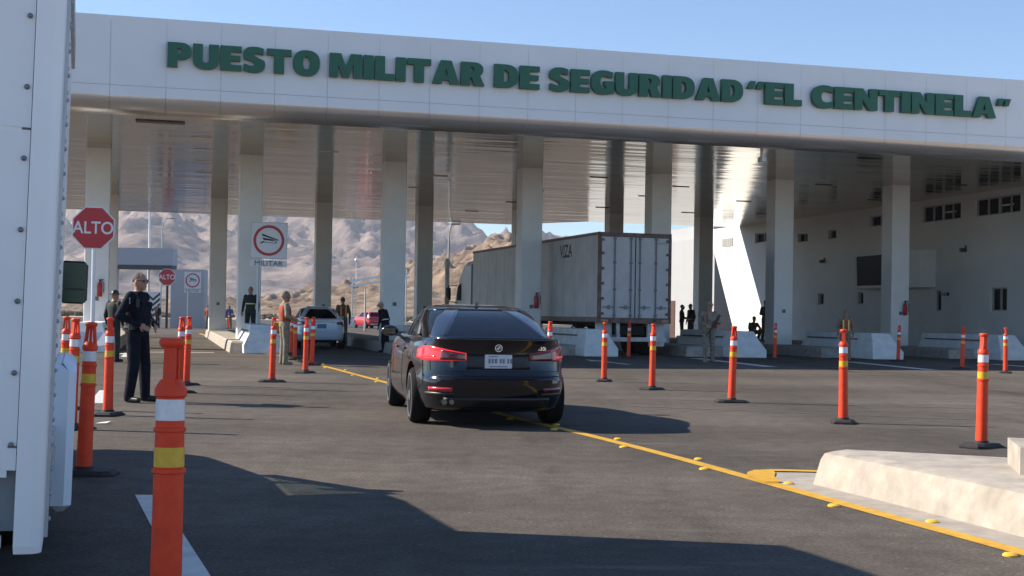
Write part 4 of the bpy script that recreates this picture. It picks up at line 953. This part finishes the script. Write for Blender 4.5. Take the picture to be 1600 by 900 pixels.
for s, x in ((1, -.20), (-1, -Wd+.20)):
    for y in (2.2, 6.35): wheel(bt, x-(.08*s if y > 5 else 0), y, .37, .24, s)
# cab with see-through windows
cm = MB()
def csec(y, x0, x1, z0, z1, e=.08): return [Vector((x0, y, z0)), Vector((x1, y, z0)), Vector((x1, y, z1-e)), Vector((x1-e, y, z1)), Vector((x0+e, y, z1)), Vector((x0, y, z1-e))]
x0, x1 = -Wd+.16, -.10
cm.loft([csec(3.42, x0, x1, .38, 1.22), csec(5.5, x0, x1, .38, 1.24), csec(5.9, x0, x1, .38, 1.22, .1), csec(7.1, x0+.06, x1-.06, .42, 1.10, .14), csec(7.45, x0+.16, x1-.16, .48, .92, .1)])
cm.build('cab_body', BTW, bt, smooth=True)
rf2 = MB(); rf2.loft([csec(3.42, x0+.1, x1-.1, 1.74, 1.84), csec(4.7, x0+.1, x1-.1, 1.74, 1.84), csec(5.05, x0+.14, x1-.14, 1.72, 1.78, .03)]); rf2.build('cab_roof', BTW, bt, smooth=True)
pl_ = MB()
for xa, xb in ((x0+.03, x0+.12), (x1-.03, x1-.12)):
    for ya, yb_ in ((3.47, 3.47), (4.35, 4.35), (5.85, 4.98)): pl_.bar((xa, ya, 1.2), (xb, yb_, 1.77), .09, .07)
pl_.build('cab_pillar', BTW, bt)
cg = glass('cab_glass', (.55, .62, .60))
for xa, xb in ((x0+.03, x0+.12), (x1-.03, x1-.12)): MB().add([(xa, 3.5, 1.23), (xa, 5.8, 1.23), (xb, 4.95, 1.75), (xb, 3.5, 1.75)], [(0, 1, 2, 3)]).build('side_window', cg, bt, fix=False)
MB().add([(x0+.1, 5.86, 1.23), (x1-.1, 5.86, 1.23), (x1-.16, 5.0, 1.75), (x0+.16, 5.0, 1.75)], [(0, 1, 2, 3)]).build('windscreen', cg, bt, fix=False)
st_ = MB()
for x in (-.6, -1.6): st_.box((x, 4.0, 1.25), (.5, .16, .5), bev=.05)
st_.build('seat', mat('seat_dark', (.03, .03, .032), .8), bt)
mi_ = MB().box((.055, 5.02, 1.47), (.20, .08, .32), bev=.03).bar((-.08, 5.1, 1.36), (-.0, 5.05, 1.38), .03, .03).bar((-.08, 5.1, 1.58), (-.0, 5.05, 1.58), .03, .03).build('side_mirror', SBK, bt)
MB().box((.055, 4.977, 1.52), (.175, .008, .19)).build('mirror_glass', mat('mirror_green', (.012, .035, .03), .15, metal=.3), mi_)
MB().box((.055, 4.977, 1.365), (.175, .008, .09)).build('mirror_glass', mat('mirror_green', (.012, .035, .03), .15), mi_)

# ------------------------------------------------------------------ people
def seg_dist(P, a, b):
    a = np.array(a); b = np.array(b); d = b-a; L2 = max(1e-9, d@d); t = np.clip((P-a)@d/L2, 0, 1); return np.linalg.norm(P-a-t[:, None]*d, axis=1), t
def person(label, loc, rz, H=1.75, shirt=None, pants=None, boots=None, skin=SKN, pelvis=(0, 0, .93), neck=(0, 0, 1.47), R_arm=None, L_arm=None, R_leg=None, L_leg=None,
           stout=1., yaw=0., head_fwd=.03, voxel=.013, hair=None, hat=None, hatm=None, glasses=False, vest=None, vest_stripe=None, belt=None, band=None, bare_arm=False, group=None, nod=0.):
    root = empty('person', loc, rz, label, 'person', group); k = H/1.75; root.scale = (k, k, k)
    pv, nk = Vector(pelvis), Vector(neck); up = (nk-pv); Lt = up.length; up = up.normalized(); rt = Vector((1, 0, 0)); fw = up.cross(rt).normalized()*1
    fw = rt.cross(up)*-1 if rt.cross(up).y > 0 else rt.cross(up); fw = Vector((fw.x, fw.y, fw.z)); fw = fw if fw.y > 0 else -fw
    def T(t, x=0, y=0): return pv+up*(t*Lt)+rt*x+fw*y
    st = stout; lw = .5+.5*stout
    ringp = [(-.10, .10, .09, 0), (-.04, .150*st, .115*st, -.005), (.08, .163*st, .122*st, -.002), (.22, .150*st, .118*st*st, .012*st), (.42, .158*st, .122*st, .012), (.62, .178*st, .125*st, .008), (.78, .186, .118, 0), (.90, .165, .098, -.006), (.97, .105, .078, -.005), (1.04, .062, .06, .0)]
    m = MB()
    def ring(t, rx, ry, yo, n=20, ex=2.5): return [T(t, rx*math.copysign(abs(math.cos(a))**(2/ex), math.cos(a)), yo+ry*math.copysign(abs(math.sin(a))**(2/ex), math.sin(a))) for a in [2*PI*j/n for j in range(n)]]
    m.loft([ring(*r) for r in ringp])
    sh = [T(.905, s*.175, -.005) for s in (1, -1)]; hp = [T(.02, s*.088*st, 0) for s in (1, -1)]
    RA = R_arm or [(.255, -.03, 1.14), (.265, .05, .90), (.255, .09, .73)]
    LA = L_arm or [(-.255, -.03, 1.14), (-.265, .05, .90), (-.255, .09, .73)]
    RL = R_leg or [(.11, .015, .50), (.125, -.01, .085), (.15, .14, .04)]
    LL = L_leg or [(-.11, .015, .50), (-.125, -.01, .085), (-.15, .14, .04)]
    segs = []                                        # (a, b, tag) used to colour the surface
    def limb(a, b, ra, rb, tg):
        m.tube(a, b, ra, rb, 14); m.ell(a, (ra,)*3, 12, 8); m.ell(b, (rb,)*3, 12, 8); segs.append((a, b, tg, (ra+rb)/2))
    for A, s0 in ((RA, sh[0]), (LA, sh[1])):
        e, w, f = [Vector(p) for p in A]
        limb(s0, e, .068*lw, .053*lw, 'shirt'); limb(e, e+(w-e)*.93, .052*lw, .039*lw, 'skin' if bare_arm else 'shirt')
        d = (f-w).normalized(); kn = w+d*.085; side = d.cross(Vector((0, 1, 0)) if abs(d.y) < .8 else Vector((1, 0, 0))).normalized()
        limb(e+(w-e)*.9, w+d*.02, .028, .027, 'skin')
        for j in range(4):
            o = side*(.028-.0187*j); p0 = w+d*.02+o*.7; p1 = kn+o; p2 = p1+d*(.040-.004*abs(j-1.2)); p3 = p2+(d*.55+fw*(-.0 if fw.dot(d) > .5 else .35)).normalized()*.034
            limb(p0, p1, .0135, .0115, 'skin'); limb(p1, p2, .0102, .0095, 'skin'); limb(p2, p3, .0095, .008, 'skin')
        q = w+d*.03+side*.03; limb(q, q+(d*.6+side*.8).normalized()*.04, .012, .0105, 'skin'); q2 = q+(d*.6+side*.8).normalized()*.04; limb(q2, q2+d*.03, .0105, .009, 'skin')
    for A, h0 in ((RL, hp[0]), (LL, hp[1])):
        kn, an, to = [Vector(p) for p in A]
        limb(h0, kn, .098*lw, .074*lw, 'pants'); limb(kn, an, .076*lw, .062*lw, 'pants')
        limb(an+Vector((0, -.015, -.035)), to, .046, .037, 'boots'); limb(an+(kn-an)*.08, an+Vector((0, -.02, -.035)), .05, .047, 'boots')
    # head
    hd = T(1.0)+Vector((0, 0, .0)); hc = hd+Vector((0, head_fwd, .155)); Mh = Matrix.Rotation(yaw, 3, 'Z') @ Matrix.Rotation(-nod, 3, 'X')
    limb(T(.98), hc+Vector((0, -.015, -.06)), .056, .052, 'skin')
    m.ell(hc, (.076, .095, .115), 18, 12, M=Mh); m.ell(hc+Mh @ Vector((0, .030, -.058)), (.056, .062, .062), 14, 9, M=Mh)
    m.ell(hc+Mh @ Vector((0, .055, -.098)), (.034, .034, .026), 10, 7, M=Mh)
    m.tube(hc+Mh @ Vector((0, .092, .012)), hc+Mh @ Vector((0, .112, -.034)), .009, .017, 8); m.ell(hc+Mh @ Vector((0, .090, .024)), (.05, .016, .012), 10, 6, M=Mh)
    m.ell(hc+Mh @ Vector((0, .088, -.066)), (.028, .014, .011), 10, 6, M=Mh)
    for s in (-1, 1): m.ell(hc+Mh @ Vector((s*.076, -.008, -.01)), (.012, .022, .033), 8, 6, M=Mh)
    segs.append((hc, hc+Mh @ Vector((0, .05, -.06)), 'skin', .09))
    segs += [(T(.03, -.1), T(.03, .1), 'torso', .12), (T(.3, -.06), T(.3, .06), 'torso', .12), (T(.6, -.08), T(.6, .08), 'torso', .13), (T(.85, -.1), T(.85, .1), 'torso', .10)]
    tg = [shirt, pants, boots, skin]
    o = m.build('body', tg, root); rm = o.modifiers.new('r', 'REMESH'); rm.mode = 'VOXEL'; rm.voxel_size = voxel; realize(o)
    me = o.data; me.materials.clear()
    for q in tg: me.materials.append(q)
    n = len(me.polygons); Cc = np.empty(n*3); me.polygons.foreach_get('center', Cc); Cc = Cc.reshape(-1, 3)
    D = np.stack([seg_dist(Cc, s[0], s[1])[0]-s[3] for s in segs], 1); best = D.argmin(1)
    idm = {'shirt': 0, 'pants': 1, 'boots': 2, 'skin': 3, 'torso': 0}; ids = np.array([idm[segs[b][2]] for b in best])
    hgt = (Cc-np.array(pv))@np.array(up); tor = np.array([segs[b][2] == 'torso' for b in best]); ids[tor & (hgt < .075)] = 1
    nkz = (Cc-np.array(pv))@np.array(up) > Lt*1.02; ids[nkz & tor] = 3
    me.polygons.foreach_set('material_index', ids.tolist()); me.polygons.foreach_set('use_smooth', [True]*n)
    sm_ = o.modifiers.new('s', 'SMOOTH'); sm_.factor = .5; sm_.iterations = 2 if voxel < .012 else 1; realize(o)
    def cap_shape(z0, grow, mt, nm, back=0.):
        b = MB(); b.ell(hc+Mh @ Vector((0, -.006-back, .004)), (.078*grow, .097*grow, .117*grow), 20, 9, M=Mh @ Matrix.Rotation(R(24) if nm == 'hair' else 0, 3, 'X'), z0=z0, z1=.999); return b, mt, nm
    if hair:
        b, mt, nm = cap_shape(.22, 1.035, hair, 'hair', .004); b.build(nm, mt, root, smooth=True)
    if hat == 'cap':
        b, mt, nm = cap_shape(.28, 1.13, hatm, 'cap'); b.add([hc+Mh @ Vector(p) for p in ((-.07, .07, .045), (.07, .07, .045), (.05, .155, .035), (-.05, .155, .035), (-.07, .07, .055), (.07, .07, .055), (.05, .155, .043), (-.05, .155, .043))], [(3, 2, 1, 0), (4, 5, 6, 7), (0, 1, 5, 4), (1, 2, 6, 5), (2, 3, 7, 6), (3, 0, 4, 7)]); b.build(nm, mt, root, smooth=True)
    if hat == 'helmet':
        b, mt, nm = cap_shape(-.06, 1.24, hatm, 'helmet', .008); b.lathe([(.100, .0), (.112, -.006), (.112, -.014), (.098, -.008)], 20, c=hc+Vector((0, .006, .0)), M=Mh); b.build(nm, mt, root, smooth=True)
        g = MB(); g.path([hc+Mh @ Vector((s*.085, .02, -.02)) for s in (1,)]+[hc+Mh @ Vector((0, .06, -.125)), hc+Mh @ Vector((-.085, .02, -.02))], .008); g.build('chin_strap', BLKP, root)
    if hat == 'brim':
        b, mt, nm = cap_shape(.25, 1.12, hatm, 'hat'); b.lathe([(.09, .03), (.17, .02), (.17, .028), (.09, .045)], 22, c=hc, M=Mh); b.build(nm, mt, root, smooth=True)
    if glasses:
        b = MB()
        for s in (-1, 1):
            b.ell(hc+Mh @ Vector((s*.033, .089, .004)), (.030, .012, .020), 12, 8, M=Mh); b.bar(hc+Mh @ Vector((s*.062, .08, .01)), hc+Mh @ Vector((s*.08, -.01, .01)), .006, .010)
        b.bar(hc+Mh @ Vector((-.01, .10, .008)), hc+Mh @ Vector((.01, .10, .008)), .006, .006); b.build('sunglasses', BLKP, root, smooth=True)
    elif hat != 'helmet' or voxel < .012:
        b = MB()
        for s in (-1, 1): b.ell(hc+Mh @ Vector((s*.030, .087, .006)), (.013, .008, .006), 8, 6, M=Mh)
        b.build('eyes', mat('eye_dark', (.02, .015, .012), .3), root, smooth=True)
    if belt:
        b = MB(); b.loft([ring(.125, .172*st, .130*st, .0), ring(.125, .176*st, .134*st, 0), ring(.185, .172*st, .132*st, .002), ring(.185, .166*st, .126*st, .002)]); b.box(T(.155, .17*st, .03), (.07, .09, .12), bev=.02); b.box(T(.15, -.165*st, .03), (.06, .07, .10), bev=.02); b.box(T(.155, 0, .135*st), (.07, .015, .05)); b.build('belt', belt, root, smooth=True)
    if vest:
        b = MB(); rr = [(t, rx*1.09, ry*1.13, yo) for t, rx, ry, yo in ringp if .15 < t < .93]
        b.loft([ring(*r) for r in rr]); v_ = b.build('vest', vest, root, smooth=True)
        if vest_stripe:
            q = MB()
            for x in (-.09, .09):
                for yy, f in ((1, 1), (-1, -1)): q.loft([[T(t, x-.024, yo+f*ry*1.155), T(t, x+.024, yo+f*ry*1.155), T(t, x+.024, yo+f*(ry*1.155-.02)), T(t, x-.024, yo+f*(ry*1.155-.02))] for t, rx, ry, yo in [r for r in ringp if .2 < r[0] < .93]])
            q.build('vest_stripes', vest_stripe, v_)
    if band:
        t, mt = band; b = MB()
        rx, ry, yo = [np.interp(t, [r[0] for r in ringp], [r[j] for r in ringp]) for j in (1, 2, 3)]
        b.loft([ring(t, rx*1.05, ry*1.08, yo), ring(t+.07, rx*1.06, ry*1.08, yo)]); b.build('reflective_band', mt, root, smooth=True)
    return root, T, hc
NAVY = mat('navy_uniform', (.0055, .007, .015), .85, var=.5, scale=13, bump=.8, spec=.2); NAVYP = mat('navy_trousers', (.009, .011, .019), .88, var=.5, scale=12, bump=.8, spec=.2); BOOT = mat('black_boot', (.012, .012, .012), .45)
CAMO = mat('desert_camouflage', (.30, .25, .19), .9, var=.0, scale=11, dirt=(.11, .085, .06), bump=.2); CAMG = mat('woodland_camouflage', (.085, .075, .045), .9, dirt=(.035, .033, .022), scale=10, bump=.2)
TAN = mat('tan_boot', (.28, .20, .13), .8); ORV = mat('orange_vest', (.46, .065, .018), .8, scale=9, dirt=(.20, .05, .025), bump=.4); VST = mat('yellow_vest_stripe', (.78, .62, .18), .5); LIM = mat('lime_reflective', (.50, .72, .22), .5)
HAIR = mat('dark_grey_hair', (.075, .058, .048), .8, var=.5, scale=60); DARK = mat('dark_olive', (.02, .022, .018), .85, var=.3, scale=8); WBD = mat('white_band_cloth', (.66, .66, .64), .6)
BLUE = mat('blue_shirt', (.04, .14, .36), .8, var=.2, scale=8); KHA = mat('khaki_cloth', (.22, .17, .11), .85, var=.2, scale=8); GRN = mat('green_black_jacket', (.010, .018, .016), .8, var=.3, scale=8)
# police officer by the posts, facing right
off, T_, hc_ = person('police officer in navy uniform and sunglasses standing with hands on his belt', (-5.16, 18.0, 0), R(-104), 1.79, NAVY, NAVYP, BOOT, stout=1.15, voxel=.0085, hair=HAIR, glasses=True, belt=mat('belt_black', (.01, .01, .011), .5),
    R_arm=[(.30, -.10, 1.16), (.20, .145, 1.045), (.10, .21, .985)], L_arm=[(-.31, -.05, 1.16), (-.20, .165, 1.03), (-.09, .21, .96)], R_leg=[(.13, .03, .50), (.15, -.02, .085), (.20, .15, .04)], L_leg=[(-.12, .05, .50), (-.13, .06, .085), (-.15, .24, .04)], yaw=R(-8))
pt = MB(); pt.box(T_(.80, .245, -.01), (.012, .075, .085), bev=.004); pt.build('shoulder_patch', mat('patch_pale', (.45, .50, .56), .7, var=.4, scale=25), off)
MB().box(T_(.80, -.075, .138), (.06, .012, .014)).build('name_strip', WBD, off)
for s in (-1, 1): MB().box(T_(.70, s*.085, .135), (.10, .02, .085), bev=.006).build('chest_pocket', NAVY, off)
MB().box(T_(.74, .17, .10), (.05, .04, .11), bev=.008).tube(T_(.79, .18, .10), T_(.93, .18, .10), .006, n=8).build('radio', BLKP, off)
MB().lathe([(.074, -.02), (.082, .012), (.070, .02), (.060, .0)], 16, c=T_(1.0)).build('collar', NAVY, off, smooth=True)
# others
person('person in black jacket and black hat just behind the police officer', (-9.6, 31.5, 0), R(-30), 1.74, GRN, GRN, BOOT, hat='brim', hatm=BLKP, voxel=.016)
pA = W(4.55, -4.0, 0)
person('guard in dark jacket with lime reflective band behind the military sign', (-8.83, 44.1, ISZ), R(172), 1.77, GRN, GRN, BOOT, hair=HAIR, band=(.42, LIM), voxel=.014)
sol, T2, _ = person('soldier in desert camouflage with orange vest facing the white sedan', (-5.50, 31.6, 0), R(-62), 1.77, CAMO, CAMO, TAN, hat='helmet', hatm=CAMO, vest=ORV, voxel=.012, R_arm=[(.27, -.03, 1.16), (.20, .20, 1.08), (.12, .30, 1.06)], L_arm=[(-.26, .02, 1.15), (-.14, .24, 1.10), (-.05, .32, 1.08)])
person('soldier in orange vest with yellow stripes standing behind the white sedan', (-6.45, 49.8, .02), R(20), 1.86, KHA, CAMO, TAN, hair=HAIR, hat='cap', hatm=CAMO, vest=ORV, vest_stripe=VST, voxel=.016)
person('person in navy clothes with white belt bending forward at a column', (-4.15, 43.0, 0), R(62), 1.72, NAVY, NAVY, BOOT, hat='cap', hatm=mat('white_cap', (.6, .6, .6), .7), neck=(0, .14, 1.43), head_fwd=.06, nod=R(30), band=(.28, WBD), voxel=.014, R_arm=[(.25, .05, 1.10), (.20, .16, .88), (.16, .2, .73)], L_arm=[(-.25, .05, 1.10), (-.20, .16, .88), (-.16, .2, .73)])
person('person with dark hair in a rust red shirt showing above the black car roof', (-2.25, 45.4, ISZ-.2), R(150), 1.76, mat('rust_shirt', (.13, .045, .025), .85), KHA, BOOT, hair=HAIR, voxel=.018)
rif, T3, _ = person('soldier in pale desert camouflage carrying a rifle on the shaded road edge', (5.75, 38.0, 0), R(-160), 1.78, CAMO, CAMO, TAN, hat='brim', hatm=CAMO, vest=mat('pale_plate_vest', (.30, .26, .21), .85, dirt=(.13, .10, .08), scale=9), voxel=.012,
    R_arm=[(.30, -.02, 1.16), (.20, .20, 1.08), (.12, .26, 1.03)], L_arm=[(-.30, .04, 1.14), (-.19, .26, 1.16), (-.10, .31, 1.18)])
MB().box(T3(.42, -.19, .02), (.05, .16, .30), bev=.02).build('orange_flap', ORV, rif); MB().box(T3(.62, .14, .15), (.05, .02, .26)).build('orange_strap', ORV, rif)
rf_m = MB(); rf_m.box((0, 0, 0), (.04, .26, .06)).box((0, -.24, -.02), (.03, .24, .075)).tube((0, .12, .01), (0, .50, .01), .011, n=8).box((0, .03, -.08), (.025, .05, .13)).box((0, .22, 0), (.035, .22, .042)).box((0, -.02, .045), (.015, .10, .03))
rg_ = rf_m.build('rifle', mat('gun_black', (.015, .015, .016), .5)); rg_.rotation_euler = (R(-52), 0, R(38)); rg_.location = (5.83, 37.66, 1.12); tag(rg_, 'black rifle slung muzzle down across the pale soldier', 'rifle')
person('person in orange vest with yellow stripes behind the second delineator from the right', (10.87, 42.5, 0), R(175), 1.62, KHA, KHA, TAN, hat='cap', hatm=KHA, vest=ORV, vest_stripe=VST, voxel=.014)
person('soldier in woodland camouflage standing with back to the column at the office wall', (11.05, 56.9, .35), R(-150), 1.78, CAMG, CAMG, BOOT, hat='cap', hatm=CAMG, voxel=.016, R_arm=[(.27, .0, 1.16), (.15, .2, 1.1), (.05, .24, 1.12)], L_arm=[(-.28, .0, 1.14), (-.15, .2, 1.1), (-.05, .24, 1.08)])
person('soldier in dark camouflage half hidden by the grey column at the office wall', (11.62, 57.4, .35), R(-170), 1.80, DARK, CAMG, BOOT, hat='cap', hatm=CAMG, voxel=.018)
person('soldier crouching on the island in front of the sunlit wall', (10.45, 56.6, .35), R(200), 1.74, CAMG, CAMG, BOOT, hat='cap', hatm=CAMG, voxel=.016, pelvis=(0, -.12, .30), neck=(0, .10, .80), R_leg=[(.22, .30, .46), (.20, .10, .085), (.22, .25, .04)], L_leg=[(-.22, .30, .46), (-.20, .10, .085), (-.22, .25, .04)],
       R_arm=[(.28, .18, .55), (.17, .36, .50), (.05, .40, .50)], L_arm=[(-.28, .18, .55), (-.17, .36, .50), (-.05, .40, .50)])
person('guard in dark clothes in front of the brown door', (8.05, 61.8, .2), R(-100), 1.74, DARK, DARK, BOOT, hair=HAIR, band=(.30, KHA), voxel=.018, R_arm=[(.28, .0, 1.14), (.12, .2, 1.12), (-.02, .24, 1.14)], L_arm=[(-.28, .0, 1.14), (-.12, .2, 1.08), (.02, .24, 1.1)])
person('guard in dark green with pale belt right of the brown door', (8.55, 62.3, .2), R(120), 1.78, DARK, CAMG, BOOT, hat='cap', hatm=DARK, band=(.16, WBD), voxel=.018)
person('distant person in orange clothes beyond the left lane', (-22.0, 94.6, 0), R(160), 1.78, ORV, KHA, BOOT, hat='cap', hatm=KHA, voxel=.024)
person('distant person in a blue shirt beside a column at the left', (-20.8, 96.2, 0), R(180), 1.72, BLUE, KHA, BOOT, hair=HAIR, voxel=.024)
person('distant person in dark clothes at the chevron board', (-25.0, 92.2, 0), R(150), 1.72, NAVY, NAVY, BOOT, hair=HAIR, voxel=.024)
